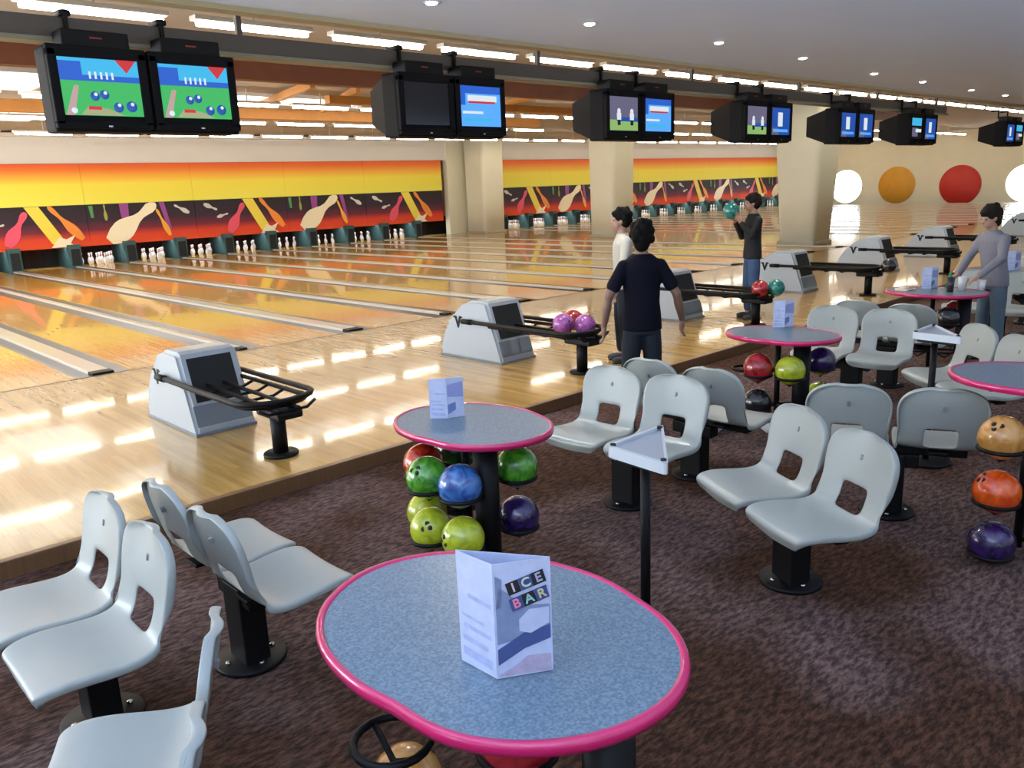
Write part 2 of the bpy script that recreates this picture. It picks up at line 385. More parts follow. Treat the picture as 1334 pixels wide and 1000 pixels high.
# divider between neighbouring lanes: two gutters and a cap
def divider(w):
    e = empty('lane_divider')
    for s in (-1, 1):
        b = MB(); x0 = s*w/2; x1 = s*(S/2-0.53+0.0)  # gutter from cap edge to lane edge
        L0 = x0; L1 = s*((S-1.06)/2)
        pts = []
        for k in range(9):
            t = k/8; x = L0+(L1-L0)*t; pts.append((x, -0.012-0.075*math.sin(PI*t)))
        for k in range(9):
            t = 1-k/8; x = L0+(L1-L0)*t; pts.append((x, -0.135))
        b.prism(pts, 'y', 0.02, 18.3, M_GUT, smooth=False)
        b.build('gutter', parent=e)
    b = MB(); b.box((0, 9.2, -0.03), (w, 18.0, 0.10), M_CAP, bev=0.008)
    b.build('cap', parent=e)
    b = MB(); b.box((0, 0.12, -0.03), (w+.01, 0.17, 0.104), M_BLACK, bev=0.01)
    b.build('end_block', parent=e)
    return e
dw, dn = divider(0.22), divider(0.10)
kw, kn = kids(dw), kids(dn)
first = {True: True, False: True}
di = 0
for g in range(-1, 30):
    if g in (12, 13): continue
    wide = (g % 2 == 0)
    src, ks = (dw, kw) if wide else (dn, kn)
    if first[wide]: e = src; first[wide] = False
    else: e = copy_tree(src, ks=ks)
    e.location = (g*S, 0, 0)
    tag(e, '%s strip between two grey gutters, %s' % ('wide pale' if wide else 'narrow pale', ('%s from the left' % ORD[di]) if g < 12 else ('%s beyond the middle pillars' % ORD[g-14])), 'lane divider', 'dividers and gutters between the lanes')
    di += 1
# closed strip of flooring where the pillars stand
b = MB(); b.box(((11*S+14*S)/2, 9.6, -0.06), (3*S-.62, 19.2, 0.12), M_APP); b.box(((XL-S-.31)/2, 9.6, -.06), (-S-.31-XL, 19.2, .12), M_APP); o = b.build('floor'); tag(o, kind='structure')

# pin decks: kickbacks, curtain, pins
kick = None
ki = 0
for g in range(1, 30):
    if g in (12, 13): continue
    if kick is None:
        b = MB(); b.box((0, 18.7, 0.32), (0.34, 1.3, 0.72), M_TEAL, bev=0.01); b.box((0, 18.04, 0.30), (0.24, 0.03, 0.5), M_DARK, bev=.005)
        o = b.build('kickback_panel'); kick = o
    else:
        o = kick.copy(); COL.objects.link(o)
    o.location = (g*S, 0, 0)
    tag(o, 'dark teal side panel of the pin deck, %s' % (('%s from the left' % ORD[ki]) if g < 12 else ('%s beyond the pillars' % ORD[g-14])), 'kickback', 'side panels between the pin decks')
    ki += 1
b = MB()
for k in range(560): 
    x = XL+k*0.1; 
    if x > XR-.1: break
    b.box((x+.05, 19.42+0.01*(k % 2), 0.3), (0.098, 0.02, 0.9), M_DARK)
o = b.build('pit_curtain'); tag(o, 'black ribbed curtain closing the pits behind the pins', 'curtain')

pinprof = [(0, 0), (.026, 0), (.029, .005), (.036, .03), (.05, .07), (.058, .105), (.0605, .125), (.058, .15), (.047, .19), (.033, .225), (.024, .25), (.0228, .27), (.0245, .295), (.030, .325), (.0325, .345), (.030, .365), (.020, .379), (0, .382)]
pm = []
for i in range(len(pinprof)-1):
    z = pinprof[i][1]; pm.append(M_PINR if .25 <= z < .27 else M_PIN)
b = MB(); b.lathe(pinprof, n=12, mats=pm); pin0 = b.build('bowling_pin'); pin_used = False
for i, n in enumerate(lanes):
    if n < 3: continue
    for r_ in range(4):
        for c in range(r_+1):
            if not pin_used: o = pin0; pin_used = True
            else: o = pin0.copy(); COL.objects.link(o)
            o.location = ((n+.5)*S + (c-r_/2)*0.305, 18.05+r_*0.264, 0)
            tag(o, 'white bowling pin ending the %s' % lane_names(i, n), 'bowling pin', 'pins on the %s' % lane_names(i, n))

# ------------------------------------------------------------------ masking panels
def pin_outline(c, L, ang, wide=1.0):
    half = [(0.0, .08), (.05, .105), (.15, .15), (.27, .172), (.36, .165), (.47, .125), (.58, .075), (.68, .058), (.76, .068), (.86, .088), (.94, .078), (.985, .045), (1.0, .0)]
    pts = [(t-.5, w*wide) for t, w in half] + [(t-.5, -w*wide) for t, w in reversed(half[:-1])]
    ca, sa = math.cos(R(ang)), math.sin(R(ang))
    return [(c[0]+L*(x*ca-y*sa), c[1]+L*(x*sa+y*ca)) for x, y in pts]
def art(parent, name, pts, m, dz=0.0, w=3.4):
    pts = [(min(max(p[0], 0.005), w-.005), min(max(p[1], 0.005), 1.255)) for p in pts]
    b = MB(); b.prism(pts, 'y', -0.02-dz, -0.031-dz, m); b.build(name, parent=parent)
def mask_panel(x0, w, typ, label):
    e = empty('masking_panel', (x0, 18.3, 0.6)); tag(e, label, 'masking panel', 'printed masking panels above the pins')
    b = MB(); b.box((w/2, 0.01, 0.63), (w-.012, 0.05, 1.26), M_ART_LO); b.build('lower_panel', parent=e)
    b = MB(); b.box((w/2, 0.01, 0.615), (w-.006, 0.05, 1.23), M_ART_UP); o = b.build('upper_panel', parent=e, loc=(0, 0, 1.262))
    if typ == 'A':
        art(e, 'printed_pin', pin_outline((1.45, .62), 1.15, 58, .95), A_PINK, w=w)
        art(e, 'printed_beam', [(1.72, 1.25), (2.12, 1.25), (2.75, .12), (2.35, .12)], A_YEL, .006, w=w)
        art(e, 'printed_pin', pin_outline((3.15-.35, .74), 1.35, 130, .62), A_OR, .012, w=w)
        art(e, 'printed_pin', pin_outline((.55, 1.02), .5, -25, .9), A_WHT, w=w)
        art(e, 'printed_pin', pin_outline((.95, .72), .42, 15, .8), A_WHT, w=w)
        art(e, 'printed_skittle', [(2.3, .02), (2.55, .32), (2.75, .25), (3.0, .36), (2.85, .12), (3.0, .02)], A_CREAM, .018, w=w)
    else:
        art(e, 'printed_pin', pin_outline((1.35, .66), 1.95, 36, .98), A_CREAM, .006, w=w)
        art(e, 'printed_stripe', [(1.0, 1.25), (1.28, 1.25), (1.25, .8), (1.02, .8)], A_PUR, w=w)
        art(e, 'printed_stripe', [(2.25, 1.25), (2.42, 1.25), (2.58, .35), (2.46, .35)], A_PUR, w=w)
        art(e, 'printed_pin', pin_outline((2.32, .60), .95, 112, .55), mat('print_amber', (0.88, 0.42, 0.04), 0.4), .006, w=w)
        art(e, 'printed_pin', pin_outline((2.98, 1.0), .55, 150, .8), A_WHT, w=w)
        art(e, 'printed_stripe', [(.08, 1.22), (.2, 1.22), (.2, .85), (.12, .85)], A_GRN, w=w)
        art(e, 'printed_pin', pin_outline((.55, 1.0), .5, 92, .6), mat('print_olive', (0.35, 0.38, 0.08), 0.4), w=w)
    return e
xs = [-1.36, 2.07, 5.50, 8.93, 12.36, 15.8, 19.7]
for i in range(len(xs)-1):
    mask_panel(xs[i], xs[i+1]-xs[i], 'BABABA'[i], 'yellow-topped printed panel %s, %s left of the beige wall piece' % ('with a big cream pin' if 'BABABA'[i] == 'B' else 'with pink and orange pins', ORD[len(xs)-2-i]))
x = 23.0; i = 0
while x < 48.8:
    w = min(3.4, XR-x-.01)
    if w > 1.5: mask_panel(x, w, 'AB'[i % 2], 'yellow-topped printed panel %s, %s right of the beige wall piece' % ('with a big cream pin' if i % 2 else 'with pink and orange pins', ORD[i]))
    x += 3.4; i += 1
slab('wall_back', (19.98, 18.2, 0), (22.90, 18.5, 3.9), M_PILLAR)

# ------------------------------------------------------------------ pillars
def pillar(x, y, w0, w1, label, rot=0, slab_=False):
    e = empty('pillar', (x, y, 0), rot); tag(e, label, 'pillar', 'cream pillars')
    b = MB(); H = 4.0
    def ring(w, z, x_off=0.0):
        c = 0.16; h = w/2; pts = []
        for (sx, sy, a0) in ((1, 1, 0), (-1, 1, 90), (-1, -1, 180), (1, -1, 270)):
            for k in range(5):
                a = R(a0+k*22.5); pts.append((sx*(h-c)+c*math.cos(a)+x_off, sy*(h-c)+c*math.sin(a), z))
        return [b.bm.verts.new(p) for p in pts]
    rs = [ring(w0, 0), ring(w0+(w1-w0)*.35, 1.4), ring(w0+(w1-w0)*.7, 2.7), ring(w1, H)]
    fs = [b.bm.faces.new(rs[0]), b.bm.faces.new(rs[-1])]
    for i in range(3):
        for k in range(20): fs.append(b.bm.faces.new((rs[i][k], rs[i][(k+1) % 20], rs[i+1][(k+1) % 20], rs[i+1][k])))
    b._tag(fs, M_PILLAR, True); fs[0].smooth = fs[1].smooth = False
    b.build('shaft', parent=e)
    b = MB(); b.box((0, 0, 0.05), (w0+.05, w0+.05, 0.10), mat('pillar_foot', (0.40, 0.37, 0.28), 0.6), bev=.02); b.build('foot', parent=e)
    return e
pillar(21.3, 17.35, 1.2, 1.25, 'cream pillar in front of the gap in the printed masking panels')
pillar(20.25, 9.45, 1.12, 1.22, 'plain cream pillar standing halfway down the lanes')
pillar(18.85, 1.45, 1.02, 1.42, 'thick cream pillar widening upward, nearest to the seats')

def skylight(x0, x1, y0, y1):
    WN[0] += 1
    b = MB(); t = .07; z = 3.985
    for lo, hi in (((x0-t, y0-t), (x1+t, y0)), ((x0-t, y1), (x1+t, y1+t)), ((x0-t, y0), (x0, y1)), ((x1, y0), (x1+t, y1))):
        b.box(((lo[0]+hi[0])/2, (lo[1]+hi[1])/2, z), (hi[0]-lo[0], hi[1]-lo[1], .07), M_FRAME)
    n = max(1, round((x1-x0)/2.2))
    for k in range(1, n): b.box((x0+(x1-x0)*k/n, (y0+y1)/2, z), (.05, y1-y0, .06), M_FRAME)
    f = b.build('window_%d' % WN[0]); tag(f, kind='structure')
    g = MB(); g.box(((x0+x1)/2, (y0+y1)/2, z+.018), (x1-x0, y1-y0, .02), mat('skylight_glow', (1, 1, 1), .4, emit=(.92, .96, 1.0), estr=2.0)); g.build('pane', parent=f)
skylight(-5.5, 1.9, 6.0, 8.3); skylight(2.4, 11.5, 7.5, 8.9); skylight(-4.5, 3.3, 11.6, 14.4)
# ------------------------------------------------------------------ roof beams, lights, rail
def beam(x0, x1, y, z0, z1, th, m, label, braces=()):
    e = empty('roof_beam', (0, y, 0)); tag(e, label, 'roof beam')
    b = MB(); b.box(((x0+x1)/2, 0, (z0+z1)/2), (x1-x0, th, z1-z0), m, bev=.01); b.build('chord', parent=e)
    for (xa, xb, za, zb) in braces:
        bb = MB(); d = Vector((xb-xa, 0, zb-za)); L = d.length
        bb.box(((xa+xb)/2, 0, (za+zb)/2), (L, th*.7, .11), M_BEAMO, rot=(0, -math.atan2(d.z, d.x), 0)); bb.build('brace', parent=e)
    return e
beam(XL, 30, 3.0, 3.62, 4.01, 0.22, M_BEAMD, 'dark red-brown timber roof beam behind the monitors', [(x, x, 3.60, 4.0) for x in (-2.0,)] )
beam(XL, 16.5, 9.3, 3.66, 3.90, 0.2, M_BEAMO, 'long orange timber beam over the middle of the lanes', [(x, x+.0001, 3.88, 4.01) for x in (1.2, 3.6, 6.4, 9.2, 12.0)])
beam(6.6, 16.5, 5.6, 3.64, 3.80, 0.2, M_BEAMO, 'shorter orange timber beam behind the second pair of monitors')
for i, (xa, ya, xb, yb) in enumerate([(8.3, 8.6, 6.9, 4.9), (5.7, 4.6, 6.5, 8.3), (3.2, 5.0, 3.9, 8.4), (11.2, 4.0, 12.6, 8.0)]):
    b = MB(); d = Vector((xb-xa, yb-ya, 0)); b.box(((xa+xb)/2, (ya+yb)/2, 3.86), (d.length, .09, .14), M_BEAMO, rot=(0, 0, math.atan2(d.y, d.x)))
    o = b.build('roof_strut'); tag(o, 'orange diagonal timber strut under the hall ceiling, %s from the left' % ['third', 'second', 'first', 'fourth'][i], 'roof strut', 'diagonal roof struts')

def tube_light(wide=1.0):
    e = empty('fluorescent_light')
    b = MB(); b.box((0, 0, 0.055), (1.44, 0.16*wide, 0.05), M_TUBEH, bev=.006)
    b.box((0, 0, 0.22), (0.02, 0.02, 0.3), M_TUBEH); b.build('housing', parent=e)
    b = MB(); b.box((0, 0, 0.0), (1.36, 0.075*wide, 0.055), M_TUBE, bev=.02, seg=3, smooth=True); b.build('tube', parent=e)
    return e
tl = tube_light(); tk = kids(tl); used = False
rows = [(-0.3, 3.7, 1.72), (3.9, 3.74, 1.9), (6.9, 3.7, 1.72), (10.8, 3.7, 1.72), (15.0, 3.7, 1.72)]
rown = ['nearest the monitors', 'behind the dark beam', 'second from the monitors', 'over the middle lanes', 'closest to the pins']
for ri, (y, z, st) in enumerate(rows):
    if ri == 1: continue
    x = -4.8; k = 0
    while x < 47.5:
        if ri == 3 and 19.0 < x < 21.2: x += st; continue
        e = tl if not used else copy_tree(tl, ks=tk); used = True
        e.location = (x, y, z)
        tag(e, 'glowing fluorescent strip light, %s in the row %s' % (ORD[k] if k < 32 else 'last', rown[ri]), 'strip light', 'fluorescent lights in the row %s' % rown[ri])
        x += st; k += 1

# monitor rail
e = empty('monitor_rail', (0, -2.2, 0)); tag(e, 'long grey-brown steel rail carrying the overhead monitors', 'rail')
b = MB(); b.box((6.0, 0.15, 3.185), (25.0, 0.14, 0.17), M_RAIL, bev=.008); b.build('beam', parent=e)
b = MB(); b.box((6.0, 0.13, 3.09), (25.0, 0.2, 0.035), M_RAILB, bev=.006); b.build('lip', parent=e)
for x in (-3.2, 1.0, 4.9, 8.2, 11.5, 14.8, 18.0):
    b = MB(); b.box((x, 0.15, 3.65), (0.05, 0.05, 0.78), M_RAIL); b.build('hanger', parent=e)
M_SPK = M_BLACK
# ceiling spots in the soffit
for i, (x, y) in enumerate([(1.73, -3.97), (3.54, -4.08), (5.64, -4.15), (7.72, -4.07), (10.4, -3.85), (12.45, -3.8), (15.05, -3.73), (17.2, -3.7)]):
    e = empty('ceiling_spot', (x, y, 3.3)); tag(e, 'small round recessed spotlight in the grey soffit, %s from the left' % ORD[i], 'ceiling spot', 'recessed spots along the soffit edge')
    b = MB(); b.lathe([(.045, -.003), (.07, -.008), (.07, 0.0), (.045, 0.0)], n=20, m=M_DLR); b.build('ring', parent=e)
    b = MB(); b.ell((0, 0, -.006), (.05, .05, .014), M_DL, u=16, v=8); b.build('bulb', parent=e)
    l = bpy.data.lights.new('spot_light', 'SPOT'); l.energy = 165; l.spot_size = R(115); l.spot_blend = 0.8; l.color = (1.0, 0.93, 0.80) if i > 1 else (1.0, 0.96, 0.9); l.shadow_soft_size = 0.05
    lo = bpy.data.objects.new('spot_light', l); COL.objects.link(lo); lo.parent = e; lo.location = (0, 0, -.03); lo.rotation_euler = (R(-24), 0, 0)

# ------------------------------------------------------------------ overhead monitors
def screen_mat(name, col, s): return mat(name, tuple(v*.2 for v in col), 0.3, emit=col, estr=s*.8)
SM = dict(sky=screen_mat('scr_sky', (0.05, 0.50, 0.85), 1.0), blue=screen_mat('scr_blue', (0.02, 0.12, 0.62), 1.0), green=screen_mat('scr_green', (0.05, 0.50, 0.12), 1.0),
          dblue=screen_mat('scr_deep', (0.01, 0.08, 0.42), 1.0), red=screen_mat('scr_red', (0.62, 0.03, 0.04), 1.0), white=screen_mat('scr_white', (0.75, 0.85, 0.9), 1.0),
          pink=screen_mat('scr_pink', (0.55, 0.35, 0.35), 1.0), lblue=screen_mat('scr_light', (0.10, 0.40, 0.95), 1.1), grey=screen_mat('scr_grey', (0.14, 0.13, 0.22), 1.0),
          lime=screen_mat('scr_lime', (0.28, 0.50, 0.15), 1.0), off=mat('scr_off', (0.006, 0.006, 0.01), 0.12, coat=0.5), tan=screen_mat('scr_tan', (0.42, 0.40, 0.22), 1.0))
def screen(parent, cx, kind):
    """picture tube 0.58 x 0.45, front plane at y=-0.22"""
    w, h = 0.595, 0.44; x0 = cx-w/2; z0 = -0.53; yb = -0.245
    f = MB()
    def rect(a, c, l, hh, m, d=0): f.box((x0+w*(a+c)/2, yb-.001*d, z0+h*(l+hh)/2), (w*(c-a), 0.004, h*(hh-l)), m)
    def disc(a, l, r, m, d=1): f.ell((x0+w*a, yb-.001*d, z0+h*l), (r, .004, r), m, u=12, v=8)
    if kind == 'game':
        rect(0, 1, .60, 1, SM['sky']); rect(0, 1, .58, .68, SM['blue'], 1); rect(0, .28, .68, .9, SM['blue'], 1); rect(0, 1, 0, .58, SM['green'])
        f.prism([(x0+w*.70, z0+h*.97), (x0+w*.98, z0+h*.97), (x0+w*.84, z0+h*.74)], 'y', yb-.003, yb-.006, SM['red'])
        for a in (.36, .43, .50, .57, .64): rect(a, a+.025, .62, .74, SM['white'], 3)
        f.prism([(x0+w*.02, z0), (x0+w*.12, z0), (x0+w*.22, z0+h*.5), (x0+w*.16, z0+h*.5)], 'y', yb-.003, yb-.006, SM['pink'])
        f.prism([(x0+w*.2, z0+.005), (x0+w*.75, z0+.005), (x0+w*.55, z0+h*.12), (x0+w*.3, z0+h*.15)], 'y', yb-.003, yb-.006, SM['tan'])
        for a, l, r in ((.40, .33, .035), (.52, .36, .035), (.68, .15, .038), (.85, .17, .042), (.12, .08, .025)): disc(a, l, r, SM['dblue'] if a > .2 else SM['white'], 4)
        for a, l in ((.41, .36), (.53, .39), (.69, .19), (.86, .21)): disc(a, l, .014, SM['white'], 8)
        rect(.30, .46, .10, .16, SM['red'], 5)
    elif kind == 'off':
        rect(0, 1, 0, 1, SM['off'])
    elif kind == 'blue':
        rect(0, 1, 0, 1, SM['lblue']); rect(0, 1, .78, 1, SM['blue'], 1); rect(.18, .9, .60, .74, SM['white'], 2); rect(.2, .85, .55, .6, SM['red'], 3); rect(0, .12, .5, 1, SM['blue'], 4); rect(.1, .8, .12, .2, SM['sky'], 2); rect(.05, .55, .3, .36, SM['white'], 2)
    elif kind == 'players':
        rect(0, 1, 0, 1, SM['grey']); rect(0, 1, 0, .3, SM['lime'], 1); rect(.25, 1, .26, .38, SM['dblue'], 2)
        for a in (.33, .78): disc(a, .55, .035, SM['white'], 3); rect(a-.07, a+.07, .3, .5, SM['white'], 3); rect(a-.05, a+.05, .15, .3, SM['off'], 3)
    elif kind == 'dim':
        rect(0, 1, 0, 1, SM['dblue']); rect(.0, .4, .0, .25, SM['grey'], 1); rect(.35, .6, .3, .8, SM['white'], 2); rect(.1, .9, .1, .2, SM['lblue'], 2)
    elif kind == 'cyan':
        rect(0, 1, 0, 1, SM['off']); rect(0, .9, .6, .95, SM['sky'], 1); rect(.1, .6, .1, .5, SM['grey'], 1); rect(.4, .9, .3, .45, SM['white'], 2)
    return f.build('screen', parent=parent)
def monitor_pair(x, k1, k2, label):
    e = empty('monitor_pair', (x, -2.2, 3.03)); tag(e, label, 'monitor', 'overhead scoring monitors hanging from the rail')
    for s, kd in ((-1, k1), (1, k2)):
        cx = s*0.375
        b = MB()
        # housing: front bezel and tapering rear
        w, h = 0.74, 0.635; zc = -0.335
        F = [(-w/2, -.22), (w/2, -.22)]
        b.box((cx, -0.09, zc), (w, 0.26, h), M_BLACKP, bev=.025)
        V0 = [b.bm.verts.new(p) for p in ((cx-w/2+.03, .03, zc-h/2+.02), (cx+w/2-.03, .03, zc-h/2+.02), (cx+w/2-.03, .03, zc+h/2-.02), (cx-w/2+.03, .03, zc+h/2-.02))]
        V1 = [b.bm.verts.new(p) for p in ((cx-.22, .46, zc-.15), (cx+.22, .46, zc-.15), (cx+.22, .46, zc+.2), (cx-.22, .46, zc+.2))]
        fs = [b.bm.faces.new(V0), b.bm.faces.new(V1)] + [b.bm.faces.new((V0[i], V0[(i+1) % 4], V1[(i+1) % 4], V1[i])) for i in range(4)]
        b._tag(fs, M_BLACKP)
        # raised bezel around the tube
        for (dx, dz, sx, sz) in ((-.33, 0, .07, .56), (.33, 0, .07, .56), (0, .262, .73, .09), (0, -.272, .73, .06)):
            b.box((cx+dx, -.235, zc+.01+dz), (sx, .05, sz), M_BLACKP, bev=.012)
        b.build('housing', parent=e)
        screen(e, cx, kd)
        b = MB(); b.box((cx+.02, -.10, .04), (.50, .22, .13), M_BLACK, bev=.012); b.build('mounting_box', parent=e)
        b = MB(); b.box((cx+.02, -.212, .05), (.09, .004, .012), mat('red_led', (0.25, 0.02, 0.02), 0.4)); b.build('indicator', parent=e)
        b = MB(); b.box((cx+.02, -.262, zc-.275), (.03, .006, .012), M_STEEL); b.build('button', parent=e)
        b = MB(); b.box((cx-.1, .05, .18), (.03, .03, .22), M_BLACK); b.box((cx-.1, .13, .265), (.09, .20, .05), M_BLACK, bev=.02); b.build('clamp', parent=e)
    return e
monitor_pair(-.02, 'game', 'game', 'leftmost pair of black monitors, both showing a green cartoon bowling game')
monitor_pair(3.20, 'off', 'blue', 'second pair of black monitors, left screen dark and right screen bright blue')
monitor_pair(6.46, 'players', 'blue', 'third pair of black monitors, players on the left screen and blue right screen')
monitor_pair(9.81, 'players', 'dim', 'fourth pair of black monitors, with green strip and two pale figures')
monitor_pair(13.05, 'dim', 'dim', 'fifth pair of black monitors, both screens dim violet blue')
monitor_pair(16.3, 'cyan', 'dim', 'sixth pair of black monitors, one screen with a cyan band')
monitor_pair(22.6, 'dim', 'cyan', 'farthest pair of black monitors, at the right edge of the photo')

# ------------------------------------------------------------------ ball returns
def v_logo(s, x):
    pts = [(-.055, .05), (-.02, .05), (0, -.01), (.02, .05), (.055, .05), (.075, .035), (.045, .03), (.008, -.06), (-.008, -.06), (-.045, .03), (-.075, .035)]
    return pts
def ball_return():
    e = empty('ball_return')
    b = MB(); W = .25
    prof = [(-2.27, 0.0), (-2.26, .10), (-2.32, .26), (-2.42, .40), (-2.55, .52), (-2.68, .60), (-2.80, .65), (-3.03, .655), (-3.08, .635), (-3.28, .06), (-3.28, 0.0)]
    A = [b.bm.verts.new((-W, y, z)) for y, z in prof]; B = [b.bm.verts.new((W, y, z)) for y, z in prof]
    n = len(prof); fs = [b.bm.faces.new(A), b.bm.faces.new(B)]
    for i in range(n): fs.append(b.bm.faces.new((A[i], A[(i+1) % n], B[(i+1) % n], B[i])))
    b._tag(fs, M_CAPOT)
    es = [ed for ed in b.bm.edges if abs(ed.verts[0].co.x-ed.verts[1].co.x) < 1e-4 and ed.verts[0].co.z+ed.verts[1].co.z > .08]
    bmesh.ops.bevel(b.bm, geom=es, offset=.03, segments=3, affect='EDGES')
    k = b.mi(M_CAPOT)
    for f in b.bm.faces: f.material_index = k
    b.build('hood', parent=e)
    # sloped rear face direction
    d = Vector((0, -3.28+3.08, .06-.635)).normalized(); nrm = Vector((0, -d.z*-1, 0)); nrm = Vector((0, d.z, -d.y)).normalized()
    if nrm.y > 0: nrm = -nrm
    Mr = Matrix((Vector((1, 0, 0)), -d, nrm)).transposed()
    b = MB(); c = Vector((0, -3.08, .635)) + d*.22 + nrm*.004
    b.box(c, (.37, .36, .012), M_DARK, rot=Mr, bev=.004); b.build('opening_shade', parent=e)  # flat dark panel painting the shade of the hollow mouth
    b = MB(); c = Vector((0, -3.08, .635)) + d*.51 + nrm*.003
    b.box(c, (.46, .17, .012), M_CAPOT2, rot=Mr, bev=.004); b.build('lower_panel', parent=e)
    for s in (-1, 1):
        b = MB(); pts = [(p[0]*1.1-2.60, p[1]*1.2+.41) for p in v_logo(1, 0)]
        b.prism(pts, 'x', s*(W-.004), s*(W+.005), M_BLACK); b.build('emblem', parent=e)
    b = MB(); b.box((0, -2.78, .012), (.515, 1.03, .024), M_CAPOT2, bev=.004); b.build('plinth', parent=e)
    # ball rack: oval outer rail, two inner rails, cross ribs
    zr = .395
    def loop(w, y0, y1, z, n=10):
        pts = [(-w, y0, z+.0)]
        for k in range(n+1):
            a = PI+PI*k/n; pts.append((w*math.cos(a), y1+w*.75+ w*.75*math.sin(a), z))
        pts.append((w, y0, z)); return pts
    b = MB(); b.tube(loop(.29, -2.85, -4.36, zr+.03), .022, M_BLACK, n=8); b.tube(loop(.245, -3.1, -4.32, zr-.005), .018, M_BLACK, n=8)
    b.build('outer_rail', parent=e)
    for s in (-1, 1):
        b = MB(); b.tube([(s*.07, -3.15, zr-.02), (s*.07, -4.2, zr-.03), (s*.05, -4.42, zr-.02)], .016, M_BLACK); b.build('inner_rail', parent=e)
    for y, q in ((-3.35, .27), (-3.6, .27), (-3.85, .27), (-4.1, .27), (-4.36, .22)):
        b = MB(); b.tube([(-q, y, zr+.0), (-.15, y, zr-.045), (.15, y, zr-.045), (q, y, zr+.0)], .012, M_BLACK, n=6); b.build('cross_rib', parent=e)
    b = MB(); b.box((0, -4.22, zr-.075), (.20, .34, .06), M_BLACK, bev=.02); b.build('carrier', parent=e)
    b = MB(); b.cyl((-.02, -4.22, 0.02), .055, zr-.09, M_BLACK, 20); b.build('post', parent=e)
    b = MB(); b.cyl((-.02, -4.22, 0.0), .125, .025, M_BLACK, 28, bev=.006); b.build('foot_plate', parent=e)
    for s in (-1, 1):
        b = MB(); b.tube([(s*.29, -2.87, zr+.03), (s*.29, -2.72, zr+.028)], .03, M_BLACK); b.build('rail_end', parent=e)
    return e
br = ball_return(); brk = kids(br)
brl = ['nearest ball return, pale grey hood with an empty black rack, left of the near tables', 'second ball return, grey hood with a V mark, carrying purple and red balls',
       'third ball return, mostly hidden behind the two people walking', 'fourth ball return, grey hood right of the person holding a ball',
       'fifth ball return, grey hood in front of the thick cream pillar', 'sixth ball return, grey hood below the amber disc', 'farthest ball return, at the right edge of the photo']
for i, k in enumerate([0, 1, 2, 3, 4, 5, 7]):
    e = br if i == 0 else copy_tree(br, ks=brk)
    e.location = (3.3*k-.1, 0, 0); tag(e, brl[i], 'ball return', 'ball returns on the approach')

# ------------------------------------------------------------------ balls
b = MB(); b.ell((0, 0, 0), (.108, .108, .108), u=40, v=24)
ball_src = b.build('bowling_ball'); ball_used = [False]
b = MB()
for dx, dy in ((0, 0), (.026, 0), (.013, .032)):
    v = Vector((dx, dy, 0)); z = math.sqrt(.108**2-dx*dx-dy*dy)
    b.cyl((dx, dy, z-.012), .012, .0128, M_DARK, 12)
holes_src = b.build('finger_holes'); hol_used = [False]
def ball(p, color, label, group, spin=None, r=.108):
    if not ball_used[0]: o = ball_src; ball_used[0] = True
    else: o = ball_src.copy(); o.data = ball_src.data.copy(); COL.objects.link(o)
    o.data.materials.clear(); o.data.materials.append(BM[color])
    o.location = p
    o.rotation_euler = spin or (rnd.uniform(-1.2, 1.2), rnd.uniform(-1.2, 1.2), rnd.uniform(0, 6))
    o.scale = (r/.108,)*3
    if not hol_used[0]: h = holes_src; hol_used[0] = True
    else: h = holes_src.copy(); COL.objects.link(h)
    h.parent = o
    tag(o, label, 'bowling ball', group); return o

# ------------------------------------------------------------------ tables with ball racks
EGG = [(-173, .36), (-144, .42), (-122, .455), (-102, .49), (-79, .515), (-65, .51), (-49, .485), (-21, .43), (17, .44), (47, .49), (68, .57), (91, .60), (116, .545), (134, .48), (155, .41)]
def egg_outline(sc, n=64):
    out = []
    import math as _m
    A = EGG + [(187, .36)]
    def rad(a):
        while a < -173: a += 360
        while a >= 187: a -= 360
        for i in range(len(A)-1):
            if A[i][0] <= a < A[i+1][0]:
                t = (a-A[i][0])/(A[i+1][0]-A[i][0]); return A[i][1]*(1-t)+A[i+1][1]*t
        return .36
    rr = [rad(-180+360*k/n) for k in range(n)]
    for _ in range(3): rr = [(rr[k-1]+2*rr[k]+rr[(k+1) % n])/4 for k in range(n)]
    return [(sc*rr[k]*_m.cos(R(-180+360*k/n)), sc*rr[k]*_m.sin(R(-180+360*k/n))) for k in range(n)]
